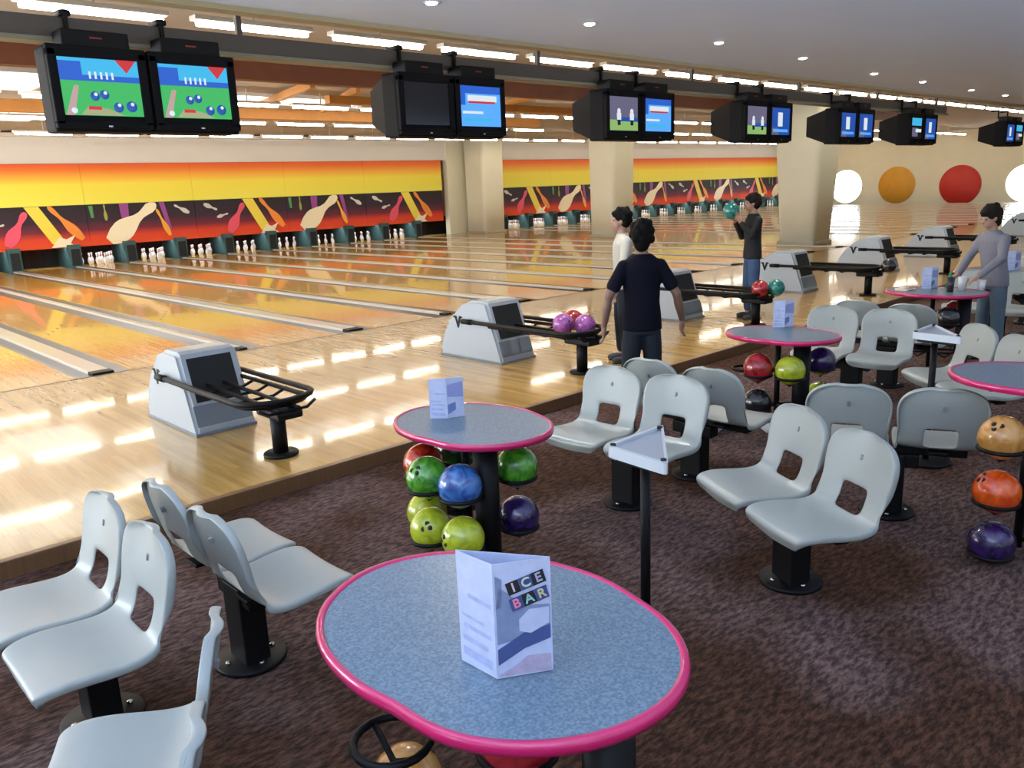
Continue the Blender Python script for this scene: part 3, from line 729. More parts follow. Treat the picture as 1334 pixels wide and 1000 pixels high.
def table(c, zt, sc, slots, tiers, label, col=(0.0, -.24), rz=0.0, pole=(0, .05)):
    """slots: angles (deg, radius) of the ball cups, tiers: cup-centre heights (ball centre)"""
    e = empty('ball_rack_table', (c[0], c[1], G), rz); tag(e, label, 'table', 'blue tables with magenta edges')
    H = zt-G; out = egg_outline(sc)
    b = MB(); inner = [(x*.965, y*.965) for x, y in out]
    b.prism(inner, 'z', H-.028, H, M_LAM); b.build('tabletop', parent=e)
    b = MB(); n = len(out)
    prof = [(.96, H-.034), (1.0, H-.03), (1.012, H-.014), (1.006, H+.001), (.985, H+.004), (.962, H+.0005)]
    rings = [[b.bm.verts.new((x*s, y*s, z)) for x, y in out] for s, z in prof]
    fs = []
    for i in range(len(prof)):
        a, d = rings[i], rings[(i+1) % len(prof)]
        for k in range(n): fs.append(b.bm.faces.new((a[k], a[(k+1) % n], d[(k+1) % n], d[k])))
    b._tag(fs, M_MAG, True); b.build('edge_band', parent=e)
    cx, cy = col
    b = MB(); b.cyl((cx, cy, .015), .062, H-.045, M_BLACK, 24); b.build('column', parent=e)
    b = MB(); b.cyl((cx, cy, 0), .21, .022, M_BLACK, 36, bev=.006); b.build('base_plate', parent=e)
    b = MB(); b.tube([(cx, cy, H-.05), (pole[0], pole[1]+.2, H-.05)], .03, M_BLACK); b.box((cx, cy, H-.036), (.17, .17, .012), M_BLACK); b.build('top_bracket', parent=e)
    b = MB(); b.cyl((pole[0], pole[1], .0), .022, H-.04, M_BLACK, 14); b.build('rack_pole', parent=e)
    pos = []
    for zt_ in tiers:
        zc = zt_-G; zr = zc-.055
        for (px, py) in slots:
            a = math.degrees(math.atan2(py-pole[1], px-pole[0]))
            b = MB(); rr = .098
            b.tube([(px+rr*math.cos(2*PI*k/20), py+rr*math.sin(2*PI*k/20), zr) for k in range(20)], .011, M_BLACK, n=8, closed=True)
            b.tube([(pole[0], pole[1], zr-.01), (px-(rr)*math.cos(R(a)), py-(rr)*math.sin(R(a)), zr)], .012, M_BLACK, n=6)
            b.tube([(px-rr*math.sin(R(a)), py+rr*math.cos(R(a)), zr), (px, py, zr-.062), (px+rr*math.sin(R(a)), py-rr*math.cos(R(a)), zr)], .009, M_BLACK, n=6)
            b.build('ball_cup', parent=e)
            ca, sa = math.cos(rz), math.sin(rz)
            pos.append((c[0]+px*ca-py*sa, c[1]+px*sa+py*ca, zt_))
    return e, pos

# nearest table
T1 = (-1.575, -8.165); Z1 = .76
e, ps = table(T1, Z1, .915, [(-.20, .19), (.0, .40), (.0, -.06)], [.53, .15], 'nearest blue table with magenta edge, filling the bottom of the photo', col=(.06, -.30), pole=(.10, .16))
ball((-1.60, -7.76, .13), 'ochre', 'orange-brown marbled bowling ball low under the nearest table', 'balls under the nearest table')
ball(ps[2], 'crimson', 'dark red bowling ball in the upper cup under the nearest table', 'balls under the nearest table')
# second table
T2 = (-.18, -6.47); Z2 = .66
SL = [(-.24, -.16), (-.27, .055), (-.15, .24), (.09, .28), (.13, -.17)]
e, ps = table(T2, Z2, .83, SL, [.435, .165], 'second blue table, holding green, blue and lime balls, centre left', col=(-.07, -.16), pole=(.02, .10))
g2 = 'balls under the table left of the four middle seats'
for i, (cn, lb) in enumerate([('blue', 'marbled blue bowling ball in the upper tier, front of the second table'), ('green', 'bright green bowling ball between the red and the blue ball under the second table'),
      ('red', 'orange-red bowling ball, leftmost of the upper tier under the second table'), ('darkgreen', 'dark green bowling ball at the back of the upper tier, second table'), ('green', 'bright green bowling ball right of the black column under the second table'),
      ('lime', 'lime yellow bowling ball right below the marbled blue ball'), ('lime', 'lime yellow bowling ball, middle one of the three in the lower tier'), ('lime', 'lime yellow bowling ball, leftmost of the lower tier under the second table'),
      ('black', 'black bowling ball at the back of the lower tier, second table'), ('purple', 'deep purple bowling ball right of the column in the lower tier')]):
    ball(ps[i], cn, lb, g2)
T3 = (2.92, -6.51)
e, ps = table(T3, Z2, .79, [(-.27, .06), (-.13, .25), (-.22, -.17), (.20, -.20)], [.44, .17], 'third blue table, with a bluish leaflet, left of the seats facing us', col=(-.05, -.17))
g3 = 'balls under the third table'
ball(ps[0], 'crimson', 'dark red bowling ball at the left under the third table', g3)
ball(ps[2], 'lime', 'olive yellow bowling ball in the upper tier under the third table', g3)
ball(ps[3], 'purple', 'night blue bowling ball at the right under the third table', g3)
ball(ps[7], 'lime', 'shiny lime yellow bowling ball low under the third table', g3)
ball(ps[4], 'black', 'black bowling ball low at the left under the third table', g3)
T4 = (5.80, -6.60)
e, ps = table(T4, Z2, .84, [(-.27, .06), (-.22, -.17), (.20, -.10)], [.44, .17], 'fourth blue table, cluttered with cups, beside the person in the grey sweater')
ball(ps[2], 'crimson', 'maroon bowling ball under the fourth table', 'balls under the fourth table')
ball(ps[1], 'black', 'black bowling ball in the upper tier under the fourth table', 'balls under the fourth table')
T5 = (1.93, -8.52); Z5 = .78
e, ps = table(T5, Z5, .86, [(-.42, .12), (-.22, -.20)], [.555, .28, .012], 'blue table cut by the right edge, with ochre and orange balls stacked beneath', col=(.06, -.16), pole=(-.12, .08))
g5 = 'balls under the table at the right edge'
for i, (cn, lb) in {0: ('ochre', 'ochre bowling ball on top of the stack under the table at the right edge'), 2: ('orange', 'bright orange bowling ball in the middle of the right-edge stack'), 4: ('purple', 'blackish purple bowling ball at the bottom of the right-edge stack'), 3: ('green', 'green bowling ball cut by the right edge beside the orange ball'), 1: ('ochre', 'ochre bowling ball mostly cut by the right edge of the photo')}.items():
    ball(ps[i], cn, lb, g5)
T6 = (7.98, -6.65)
e, ps = table(T6, Z2, .86, [(-.27, .06), (-.22, -.17)], [.44], 'farthest blue table, at the right edge beyond the person in the grey sweater')
# balls on the return racks
zb = .395+.085
ball((3.13, -4.02, zb), 'violet', 'light purple bowling ball, left one on the second ball return', 'balls on the second ball return')
ball((3.30, -4.16, zb-.02), 'violet', 'magenta purple bowling ball, front one on the second ball return', 'balls on the second ball return')
ball((3.37, -3.94, zb), 'crimson', 'red bowling ball behind the purple ones on the second ball return', 'balls on the second ball return')
ball((6.43, -4.30, zb), 'crimson', 'red bowling ball on the third ball return', 'balls on the third ball return')
ball((6.60, -4.42, zb), 'teal', 'teal bowling ball beside the red one on the third ball return', 'balls on the third ball return')
ball((9.8, -4.5, zb-.02), 'black', 'black bowling ball at the end of the fourth ball return', 'balls on the fourth ball return')

# ------------------------------------------------------------------ twin seats
def shell_mesh():
    """one moulded shell, facing +X, floor at z=0; grid with a rectangular hand hole"""
    # profile (x, z) and half width along the shell, front lip to back top
    P = [(.262, .396, .150), (.266, .418, .190), (.245, .436, .210), (.18, .444, .219), (.11, .440, .222), (.04, .431, .222), (-.03, .425, .221), (-.085, .430, .217), (-.125, .450, .211),
         (-.148, .482, .207), (-.160, .520, .206), (-.170, .560, .210), (-.178, .600, .216), (-.187, .645, .221), (-.196, .690, .219), (-.203, .725, .208), (-.209, .757, .184), (-.213, .780, .148), (-.215, .793, .105), (-.216, .799, .055)]
    U = [-1, -.9, -.7, -.38, -.2, 0, .2, .38, .7, .9, 1]
    bm = bmesh.new(); rows = []
    n = len(P)
    for i, (x, z, w) in enumerate(P):
        t = Vector((P[min(i+1, n-1)][0]-P[max(i-1, 0)][0], 0, P[min(i+1, n-1)][1]-P[max(i-1, 0)][1])).normalized()
        nr = Vector((-t.z, 0, t.x))  # sitting side
        if nr.z < 0 and i < 8: nr = -nr
        if nr.x < 0 and i >= 8: nr = -nr
        row = []
        for u in U:
            dish = .010*(u*u) if i < 9 else .016*(u*u)
            lip = 0
            p = Vector((x, u*w, z)) + nr*(dish+lip)
            row.append(bm.verts.new(p))
        rows.append(row)
    hole_rows = range(8, 11)   # faces between P[9]..P[12]
    for i in range(n-1):
        for k in range(len(U)-1):
            if i in hole_rows and 3 <= k <= 6: continue
            bm.faces.new((rows[i][k], rows[i][k+1], rows[i+1][k+1], rows[i+1][k]))
    # rolled rim: pull the outer border back behind the shell
    bmesh.ops.recalc_face_normals(bm, faces=bm.faces[:]); bm.normal_update()
    if rows[4][5].normal.z < 0:
        bmesh.ops.reverse_faces(bm, faces=bm.faces[:]); bm.normal_update()
    outer = [rows[0][k] for k in range(len(U))] + [rows[i][-1] for i in range(1, n)] + [rows[-1][k] for k in range(len(U)-2, -1, -1)] + [rows[i][0] for i in range(n-2, 0, -1)]
    cen = [Vector((rows[i][5].co.x, 0, rows[i][5].co.z)) for i in range(n)]
    prev = outer; m_ = len(outer)
    rid = {v: i for i in range(n) for v in rows[i]}
    base = [(v.co.copy(), v.normal.copy(), rid[v]) for v in outer]
    for (back, outw) in ((.012, .006), (.034, .004)):
        ring = []
        for co_, nn, i in base:
            j = min(max(i, 1), n-3)
            o_ = (co_-cen[j]); o_.normalize()
            nn2 = rows[min(max(i, 2), n-4)][5].normal
            ring.append(bm.verts.new(co_ - nn2*back + o_*outw))
        for k in range(m_): bm.faces.new((prev[k], prev[(k+1) % m_], ring[(k+1) % m_], ring[k]))
        prev = ring
    bmesh.ops.recalc_face_normals(bm, faces=bm.faces[:]); bm.normal_update()
    if rows[4][5].normal.z < 0: bmesh.ops.reverse_faces(bm, faces=bm.faces[:])
    for f in bm.faces: f.smooth = True
    me = bpy.data.meshes.new('shell'); bm.to_mesh(me); bm.free(); me.materials.append(M_SEAT)
    o = bpy.data.objects.new('shell', me); COL.objects.link(o)
    md = o.modifiers.new('s', 'SOLIDIFY'); md.thickness = .012; md.offset = -1; 
    m2 = o.modifiers.new('sub', 'SUBSURF'); m2.levels = 2; m2.render_levels = 2
    dg = bpy.context.evaluated_depsgraph_get(); me2 = bpy.data.meshes.new_from_object(o.evaluated_get(dg))
    o.modifiers.clear(); o.data = me2
    for f in me2.polygons: f.use_smooth = True
    return o
def twin_seat():
    e = empty('twin_seat')
    sh = shell_mesh(); sh.parent = e; sh.location = (0, -.235, 0)
    sh2 = sh.copy(); COL.objects.link(sh2); sh2.location = (0, .235, 0)
    for s in (sh, sh2):
        b = MB(); b.box((-.206, 0, .685), (.034, .016, .026), M_BADGE, rot=(0, R(-13), 0), bev=.005); o = b.build('badge', parent=s)
    b = MB(); b.box((.0, 0, .385), (.07, .78, .045), M_BLACK, bev=.008); b.build('crossbar', parent=e)
    for y in (-.235, .235):
        b = MB(); b.box((.02, y, .407), (.30, .10, .016), M_BLACK, bev=.004); b.build('seat_bracket', parent=e)
    b = MB(); b.box((-.02, 0, .19), (.11, .16, .36), M_BLACK, bev=.01); b.box((-.02, .0, .33), (.09, .3, .08), M_BLACK, bev=.01); b.build('pedestal', parent=e)
    b = MB(); b.cyl((-.02, 0, 0), .15, .022, M_BLACK, 32, bev=.006); b.build('base_plate', parent=e)
    for sx, sy in ((.1, 0), (-.1, 0), (0, .1), (0, -.1)):
        b = MB(); b.cyl((-.02+sx, sy, .02), .011, .012, M_STEEL, 10); b.build('bolt', parent=e)
    return e
ts = twin_seat(); tsk = kids(ts); n_seat = 0
SEATS = [((-2.07, -6.40), 180, 'pale grey twin seat at the left edge, facing left, nearest the wooden approach'),
         ((-1.44, -6.43), 0, 'pale grey twin seat facing right, its curved backs beside the left-edge twin seat'),
         ((.95, -6.54), 183, 'pale grey twin seat behind the triangular tray stand, facing left'),
         ((1.67, -6.57), 0, 'twin seat with its dark backs turned to us, behind the person-side middle seats'),
         ((4.02, -6.55), 187, 'twin seat right of the third table, facing us with both hand holes showing'),
         ((4.82, -6.55), 0, 'twin seat whose backs peek out behind the seats right of the third table'),
         ((7.30, -6.65), 182, 'pale twin seat at the right edge behind the person in the grey sweater'),
         ((8.9, -6.6), 182, 'farthest twin seat, small at the right edge of the photo'),
         ((.67, -7.76), 152, 'twin seat in the open carpet at centre right, cream lit, facing left'),
         ((1.85, -7.75), 24, 'twin seat with grey shell backs squarely towards us, left of the right-edge table'),
         ((3.52, -7.62), 139, 'twin seat behind the right-edge table, its left seat tip reaching out'),
         ((-2.30, -7.58), 151, 'twin seat in the bottom left corner, seen edge-on and cut by the frame')]
for i, (p, a, lb) in enumerate(SEATS):
    e = ts if i == 0 else copy_tree(ts, ks=tsk)
    e.location = (p[0], p[1], G); e.rotation_euler = (0, 0, R(a)); tag(e, lb, 'seat', 'moulded twin seats')

# ------------------------------------------------------------------ tray stands
def tray_stand(p, H, rz, label):
    e = empty('tray_stand', (p[0], p[1], G), rz); tag(e, label, 'tray stand', 'triangular tray stands')
    b = MB(); b.cyl((0, 0, .02), .021, H-.05, M_BLACK, 16); b.build('pole', parent=e)
    b = MB(); b.cyl((0, 0, 0), .16, .022, M_BLACK, 32, bev=.006); b.build('base_plate', parent=e)
    T = [(.27, .11), (-.12, .11), (-.15, -.22)]
    def tri(s, rc=.02):
        out = []
        for i in range(3):
            p0, p1, p2 = Vector(T[i-1]), Vector(T[i]), Vector(T[(i+1) % 3])
            a, c = (p0-p1).normalized(), (p2-p1).normalized()
            for t in (0, .25, .5, .75, 1):
                q = p1+a*rc*(1-t)+c*rc*t - (a+c)*rc*.0
                q2 = (1-t)**2*(p1+a*rc*2)+2*t*(1-t)*p1+t*t*(p1+c*rc*2)
                out.append((q2.x*s, q2.y*s))
        return out
    Mw = mat('tray_white', (0.62, 0.66, 0.70), 0.35, coat=0.3)
    b = MB(); b.prism(tri(.93), 'z', H-.03, H-.012, mat('tray_grey', (0.36, 0.39, 0.44), 0.4)); b.build('tray_inset', parent=e)
    b = MB(); o1, o2 = tri(1.0), tri(.86); n = len(o1)
    R4 = [[b.bm.verts.new((x, y, z)) for x, y in o] for o, z in ((o1, H-.045), (o1, H), (o2, H), (o2, H-.03))]
    fs = []
    for i in range(4):
        for k in range(n): fs.append(b.bm.faces.new((R4[i][k], R4[i][(k+1) % n], R4[(i+1) % 4][(k+1) % n], R4[(i+1) % 4][k])))
    b._tag(fs, Mw, False); b.build('tray_rim', parent=e)
    b = MB(); b.prism(tri(.8), 'z', H-.065, H-.03, M_BLACK); b.build('under_plate', parent=e)
    b = MB()
    for x, y in T: b.cyl((x*.80, y*.80, H-.006), .012, .012, M_DARK, 10)
    b.build('corner_cap', parent=e)
    return e
tray_stand((-.24, -7.60), .9, 0, 'black pole stand with a white triangular tray, between the near table and the middle seats')
tray_stand((2.86, -7.60), .9, 0, 'white triangular tray stand in the distance, left of the seats at the right edge')

# ------------------------------------------------------------------ leaflets
def text_mesh(s, size, m, parent, M4, name='letter'):
    cu = bpy.data.curves.new('t', 'FONT'); cu.body = s; cu.size = size; cu.align_x = 'CENTER'; cu.align_y = 'CENTER'; cu.extrude = .0006; cu.offset = size*.02
    o = bpy.data.objects.new('t', cu); COL.objects.link(o)
    dg = bpy.context.evaluated_depsgraph_get(); dg.update()
    me = bpy.data.meshes.new_from_object(o.evaluated_get(dg)); bpy.data.objects.remove(o)
    me.transform(M4); me.materials.clear(); me.materials.append(m)
    q = bpy.data.objects.new(name, me); COL.objects.link(q); q.parent = parent; return q
def leaflet(p, A, Bf, Cc, h, label, full=True):
    """tent leaflet: A left-far edge, Bf front fold, Cc right edge (xy points, local to p)"""
    e = empty('leaflet', p); tag(e, label, 'leaflet', 'folded leaflets standing on the tables')
    A, Bf, Cc = Vector(A), Vector(Bf), Vector(Cc)
    def panel(name, P, Q, m, h0=h):
        d = (Q-P); n = Vector((-d.y, d.x, 0)).normalized()*.0009
        b = MB(); pts = []
        for s in (-1, 1):
            for (X, z) in ((P, 0), (Q, 0), (Q, h0), (P, h0)): pts.append(b.bm.verts.new((X.x+n.x*s, X.y+n.y*s, z)))
        fs = [b.bm.faces.new(pts[:4]), b.bm.faces.new(pts[4:])]+[b.bm.faces.new((pts[i], pts[(i+1) % 4], pts[4+(i+1) % 4], pts[4+i])) for i in range(4)]
        b._tag(fs, m); return b.build(name, parent=e)
    panel('side_page', A, Bf, M_PAPER)
    panel('rear_page', A, Cc, M_PAPER)
    M_FAINT = mat('print_faint', (0.40, 0.46, 0.72), .5, noise=.3, nscale=40)
    dA = Bf-A; nA = Vector((-dA.y, dA.x, 0)).normalized(); nA = nA if nA.dot(Vector((-1, -1, 0))) > 0 else -nA
    for (t0, t1, z0, z1) in ((.08, .9, .08, .16), (.1, .8, .22, .27), (.15, .9, .34, .38), (.1, .7, .44, .47), (.3, .92, .62, .66)):
        q = MB(); a1, a2 = A+dA*t0, A+dA*t1
        vs = []
        for dd in (.0010, .0016):
            for (pp, zz) in ((a1, z0), (a2, z0-.02), (a2, z1-.02), (a1, z1)): vs.append(q.bm.verts.new((pp.x+nA.x*dd, pp.y+nA.y*dd, zz*h)))
        ff = [q.bm.faces.new(vs[:4]), q.bm.faces.new(vs[4:])]+[q.bm.faces.new((vs[i], vs[(i+1) % 4], vs[4+(i+1) % 4], vs[4+i])) for i in range(4)]
        q._tag(ff, M_FAINT); q.build('printed_lines', parent=e)
    f = panel('front_page', Bf, Cc, M_PAPER)
    ux = Vector(((Cc-Bf).x, (Cc-Bf).y, 0)); W = ux.length; ux.normalize(); uz = Vector((0, 0, 1)); un = ux.cross(uz)
    M0 = Matrix((ux, uz, un)).transposed().to_4x4(); M0.translation = Vector((Bf.x, Bf.y, 0))
    def patch(name, pts, m, d=.0016):
        b = MB(); b.prism(pts, 'z', d, d+.0004, m); o = b.build(name, parent=f); o.data.transform(M0); return o
    if full:
        patch('printed_ground', [(.004, h*.30), (W-.004, h*.38), (W-.004, h*.60), (W*.5, h*.62), (.1*W, h*.80), (.004, h*.62)], M_PAPERG)
        patch('printed_band', [(.004, h*.12), (W*.5, h*.24), (W-.004, h*.30), (W-.004, h*.42), (W*.5, h*.38), (.004, h*.26)], M_PAPERB, .0022)
        patch('printed_ice', [(W*.42, h*.40), (W*.62, h*.37), (W*.95, h*.44), (W*.95, h*.58), (W*.60, h*.58), (W*.42, h*.50)], M_PAPER, .0028)
        patch('printed_corner', [(.004, h*.62), (.12*W, h*.62), (.15*W, h*.86), (.004, h*.90)], M_PAPERG)
        patch('printed_foot', [(.004, .004), (W-.004, .004), (W-.004, h*.16), (W*.55, h*.17), (W*.3, h*.09), (.004, h*.03)], mat('leaf_rose', (0.45, 0.38, 0.52), .5, noise=.3, nscale=60))
        rot = R(16); L = W*.205
        word = [('ICE', ['print_l1', 'print_l2', 'print_l3'], h*.815), ('BAR', ['print_l4', 'print_l5', 'print_l6'], h*.675)]
        cols = {'print_l1': (.72, .55, .62), 'print_l2': (.62, .70, .50), 'print_l3': (.45, .42, .62), 'print_l4': (.75, .22, .32), 'print_l5': (.35, .62, .62), 'print_l6': (.62, .62, .32)}
        for wi, (w_, ms, zc) in enumerate(word):
            for k, ch in enumerate(w_):
                off = (k-1)*L*1.12; cx = W*.56+wi*.05*W+off*math.cos(rot); cz = zc+off*math.sin(rot)
                hw = L*.55
                sq = [(cx+a*math.cos(rot)-c_*math.sin(rot), cz+a*math.sin(rot)+c_*math.cos(rot)) for a, c_ in ((-hw, -hw*1.05), (hw, -hw*1.05), (hw, hw*1.05), (-hw, hw*1.05))]
                patch('letter_tile', sq, M_PAPERB if (k+wi) % 2 else M_DARK, .0034)
                T = M0 @ Matrix.Translation((cx, cz, .0048)) @ Matrix.Rotation(rot, 4, 'Z')
                text_mesh(ch, L*1.15, mat(ms[k], cols[ms[k]], .5), f, T)
    else:
        patch('printed_ground', [(.004, h*.55), (W-.004, h*.5), (W-.004, h*.9), (.004, h*.85)], mat('leaf_violet', (0.30, 0.33, 0.62), .5))
        patch('printed_band', [(.004, h*.1), (W*.5, h*.2), (W*.5, h*.4), (.004, h*.35)], mat('leaf_mid', (0.14, 0.20, 0.45), .5), .0022)
    return e
leaflet((-1.67, -8.29, Z1+.002), (-.034, .102), (-.03, -.014), (.08, -.08), .275, 'folded leaflet reading ICE BAR on the nearest table')
leaflet((-.16, -6.24, Z2+.002), (-.10, .02), (-.04, -.05), (.05, -.08), .21, 'small blue and white leaflet on the second table', full=False)
leaflet((3.20, -6.33, Z2+.002), (-.08, .03), (-.03, -.04), (.06, -.07), .21, 'bluish leaflet standing on the third table', full=False)
leaflet((6.00, -6.42, Z2+.002), (-.08, .03), (-.03, -.04), (.06, -.07), .21, 'pale lilac leaflet standing on the fourth table', full=False)
leaflet((8.0, -6.62, Z2+.002), (-.08, .03), (-.03, -.04), (.06, -.07), .22, 'pale leaflet on the farthest table at the right edge', full=False)

# small things on the fourth table
def cup(x, y, r, h, m, lb, nm='cup'):
    b = MB(); b.lathe([(0, 0), (r*.8, 0), (r, h), (r*.93, h), (r*.74, .008), (0, .008)], (x, y, Z2+.002), 20, m); o = b.build(nm); tag(o, lb, nm.replace('_', ' '), 'things on the fourth table')
cup(5.98, -6.75, .042, .13, mat('cup_white', (0.7, 0.7, 0.72), .4), 'tall white paper cup on the fourth table')
cup(6.05, -6.90, .038, .10, mat('cup_white', (0.7, 0.7, 0.72), .4), 'shorter white cup by the hands of the person in the grey sweater')
cup(5.80, -6.70, .036, .14, mat('cup_dark', (0.03, 0.02, 0.02), .2), 'dark cola glass on the fourth table', 'glass')
b = MB(); b.lathe([(0, 0), (.035, 0), (.038, .01), (.038, .09), (.015, .13), (.013, .16), (0, .16)], (6.08, -6.60, Z2+.002), 20, mat('green_glass', (0.02, 0.22, 0.10), .15)); o = b.build('bottle'); tag(o, 'short green bottle right of the leaflet on the fourth table', 'bottle')
b = MB()
pts = [(-.10, -.06), (.08, -.08), (.11, .05), (-.02, .09), (-.12, .04)]
b.prism(pts, 'z', 0, .012, mat('napkin', (0.75, 0.62, 0.50), .7)); b.ell((0, 0, .02), (.07, .05, .022), mat('napkin', (0.75, 0.62, 0.50), .7)); o = b.build('napkin', loc=(5.78, -6.28, Z2+.002)); tag(o, 'crumpled cream napkin at the left end of the fourth table', 'napkin')

# bag and shoes on the floor behind the middle seats
bx, by = 2.62, -6.95
b = MB(); b.ell((0, 0, .17), (.24, .16, .17), mat('bag_black', (0.010, 0.010, 0.012), .7, bump=.4, bscale=20)); b.ell((.10, .03, .27), (.13, .12, .09), MATS['bag_black'])
e = empty('bag', (2.72, -5.98, G)); tag(e, 'black soft bag slumped on the carpet left of the third table', 'bag')
o = b.build('bag_body', parent=e)
b = MB(); b.tube([(-.15, 0, .30), (-.08, 0, .40), (.06, 0, .42), (.14, 0, .34)], .014, M_BLACK); b.build('handle', parent=e)
def shoe(p, rz, lb, m, grp, name='shoe'):
    e = empty(name, p, rz); tag(e, lb, 'shoe', grp)
    b = MB(); out = [(-.13, -.035), (-.02, -.032), (.06, -.046), (.12, -.042), (.148, -.015), (.148, .015), (.12, .04), (.05, .044), (-.02, .034), (-.13, .036), (-.148, .0)]
    b.prism(out, 'z', 0, .024, mat('sole_white', (0.6, 0.6, 0.58), .6)); b.build('sole', parent=e)
    b = MB(); b.ell((.06, 0, .032), (.085, .042, .032), m); b.ell((-.07, 0, .048), (.068, .036, .046), m); b.ell((0, 0, .045), (.07, .036, .036), m); b.build('upper', parent=e)
    return e
M_SHW = mat('shoe_white', (0.66, 0.68, 0.70), .5)
shoe((2.62, -6.12, G), R(20), 'white shoe on the carpet beside the dark twin seat backs, left one of two', M_SHW, 'white shoes by the bag')
shoe((2.90, -6.38, G), R(50), 'white shoe on the carpet below the black bag, farther one', M_SHW, 'white shoes by the bag')

# ------------------------------------------------------------------ people
def fuse(mb, name, m, parent, vox=.009, smooth=4):
    o = mb.build(name, m, parent)
    md = o.modifiers.new('r', 'REMESH'); md.mode = 'VOXEL'; md.voxel_size = vox; md.use_smooth_shade = True
    sm = o.modifiers.new('s', 'SMOOTH'); sm.factor = .5; sm.iterations = smooth
    par = o.parent; o.parent = None
    dg = bpy.context.evaluated_depsgraph_get(); dg.update()
    me = bpy.data.meshes.new_from_object(o.evaluated_get(dg)); o.modifiers.clear(); o.data = me; me.materials.clear(); me.materials.append(m)
    for f in me.polygons: f.use_smooth = True
    o.parent = par; return o
def loft(b, rings, n=20):
    """rings: (centre, rx (across, local y), ry (depth, local x)) ; ellipse in horizontal planes"""
    R_ = []
    for (c, ra, rb) in rings:
        R_.append([b.bm.verts.new((c[0]+rb*math.cos(2*PI*k/n), c[1]+ra*math.sin(2*PI*k/n), c[2])) for k in range(n)])
    b.bm.faces.new(R_[0]); b.bm.faces.new(R_[-1])
    for i in range(len(R_)-1):
        for k in range(n): b.bm.faces.new((R_[i][k], R_[i][(k+1) % n], R_[i+1][(k+1) % n], R_[i+1][k]))
def limb(b, pts, rad, n=14):
    b.tube(pts, rad, None, n)
    for p, r in zip(pts, rad): b.ell(p, (r, r, r), None, u=12, v=8)
def person(loc, rz, H, arms, cloth, label, head_turn=0.0, head_tilt=(0, 0), lean=0.0, legs=None, vox=.010, longsleeve=False, hairlen=0.0):
    """faces local +X, left is +Y. arms = {'L':(elbow, wrist, hand_dir), 'R':...} in metres for H=1.7 and relative coordinates"""
    k = H/1.70
    e = empty('person', loc, rz); tag(e, label, 'person')
    sk, sh, tr, ha, shoe_m = cloth
    def P(x, y, z):
        # lean forward about the hip
        if z > .92 and lean:
            dz = z-.92; x, z = x+math.sin(lean)*dz, .92+math.cos(lean)*dz
        return Vector((x*k, y*k, z*k))
    legs = legs or {'L': ((0.01, .10, .50), (-.01, .11, .09)), 'R': ((.02, -.10, .50), (.0, -.11, .09))}
    hips = {'L': (0, .072, .87), 'R': (0, -.072, .87)}; sho = {'L': (-.01, .150, 1.355), 'R': (-.01, -.150, 1.355)}
    hc = P(.03, 0, 1.585)   # head centre
    Mh = Euler((head_tilt[0], head_tilt[1], head_turn)).to_matrix()
    def HP(x, y, z): return hc + Mh @ Vector((x*k, y*k, z*k))
    # ---- body with face, arms, hands (one surface)
    b = MB()
    loft(b, [(P(0, 0, .86), .135*k, .090*k), (P(0, 0, .95), .138*k, .092*k), (P(0, 0, 1.06), .120*k, .085*k), (P(.005, 0, 1.20), .132*k, .092*k), (P(0, 0, 1.33), .145*k, .092*k), (P(-.005, 0, 1.40), .125*k, .07*k), (P(0, 0, 1.445), .06*k, .055*k)])
    limb(b, [P(-.005, 0, 1.40), P(.005, 0, 1.46), P(.015, 0, 1.53)], [.062*k, .054*k, .052*k])
    b.ell(HP(-.012, 0, .022), (.094*k, .076*k, .098*k), rot=Mh); b.ell(HP(.028, 0, -.045), (.060*k, .056*k, .066*k), rot=Mh); b.ell(HP(.045, 0, -.085), (.034*k, .032*k, .026*k), rot=Mh)
    b.ell(HP(.086, 0, -.012), (.020*k, .013*k, .026*k), rot=Mh); b.ell(HP(.10, 0, -.022), (.014*k, .015*k, .011*k), rot=Mh)   # nose
    b.ell(HP(.078, 0, -.058), (.014*k, .024*k, .007*k), rot=Mh); b.ell(HP(.076, 0, -.070), (.014*k, .020*k, .008*k), rot=Mh)  # lips
    b.ell(HP(.066, 0, .022), (.022*k, .050*k, .012*k), rot=Mh)   # brow
    for s in (-1, 1): b.ell(HP(-.004, s*.078, -.010), (.018*k, .010*k, .030*k), rot=Mh)
    sleeves = {}
    for sd, s in (('L', 1), ('R', -1)):
        el, wr, hd = arms[sd]; S0 = P(*sho[sd]); E = Vector(el)*k; Wp = Vector(wr)*k
        limb(b, [S0, S0.lerp(E, .5), E, E.lerp(Wp, .35), Wp], [.050*k, .045*k, .037*k, .039*k, .026*k])
        d = Vector(hd).normalized(); up = Vector((0, 0, 1)) if abs(d.z) < .8 else Vector((1, 0, 0))
        side = d.cross(up).normalized(); fl = side.cross(d).normalized()     # side: across the knuckles
        if abs(d.z) > .8: side, fl = Vector((1, 0, 0)), Vector((0, -s, 0))
        c = Wp + d*.05*k
        Mx = Matrix((d, side, fl)).transposed()
        b.ell(c, (.056*k, .044*k, .022*k), rot=Mx, u=14, v=8)
        for i, (o_, L) in enumerate(((-.029, .060), (-.010, .072), (.010, .068), (.028, .055))):
            r0 = Wp + d*.088*k + side*o_*k
            j1 = r0 + d*L*.5*k + fl*.010*k*(-1); j2 = j1 + d*L*.38*k + fl*(-.022)*k
            limb(b, [r0-d*.02*k, r0, j1, j2], [.0095*k, .0095*k, .0088*k, .0075*k], 8)
        t0 = Wp + d*.03*k + side*.034*k; limb(b, [t0, t0+d*.028*k+side*.022*k-fl*.006*k, t0+d*.058*k+side*.026*k-fl*.014*k], [.012*k, .0105*k, .009*k], 8)
        sleeves[sd] = (S0, E, Wp)
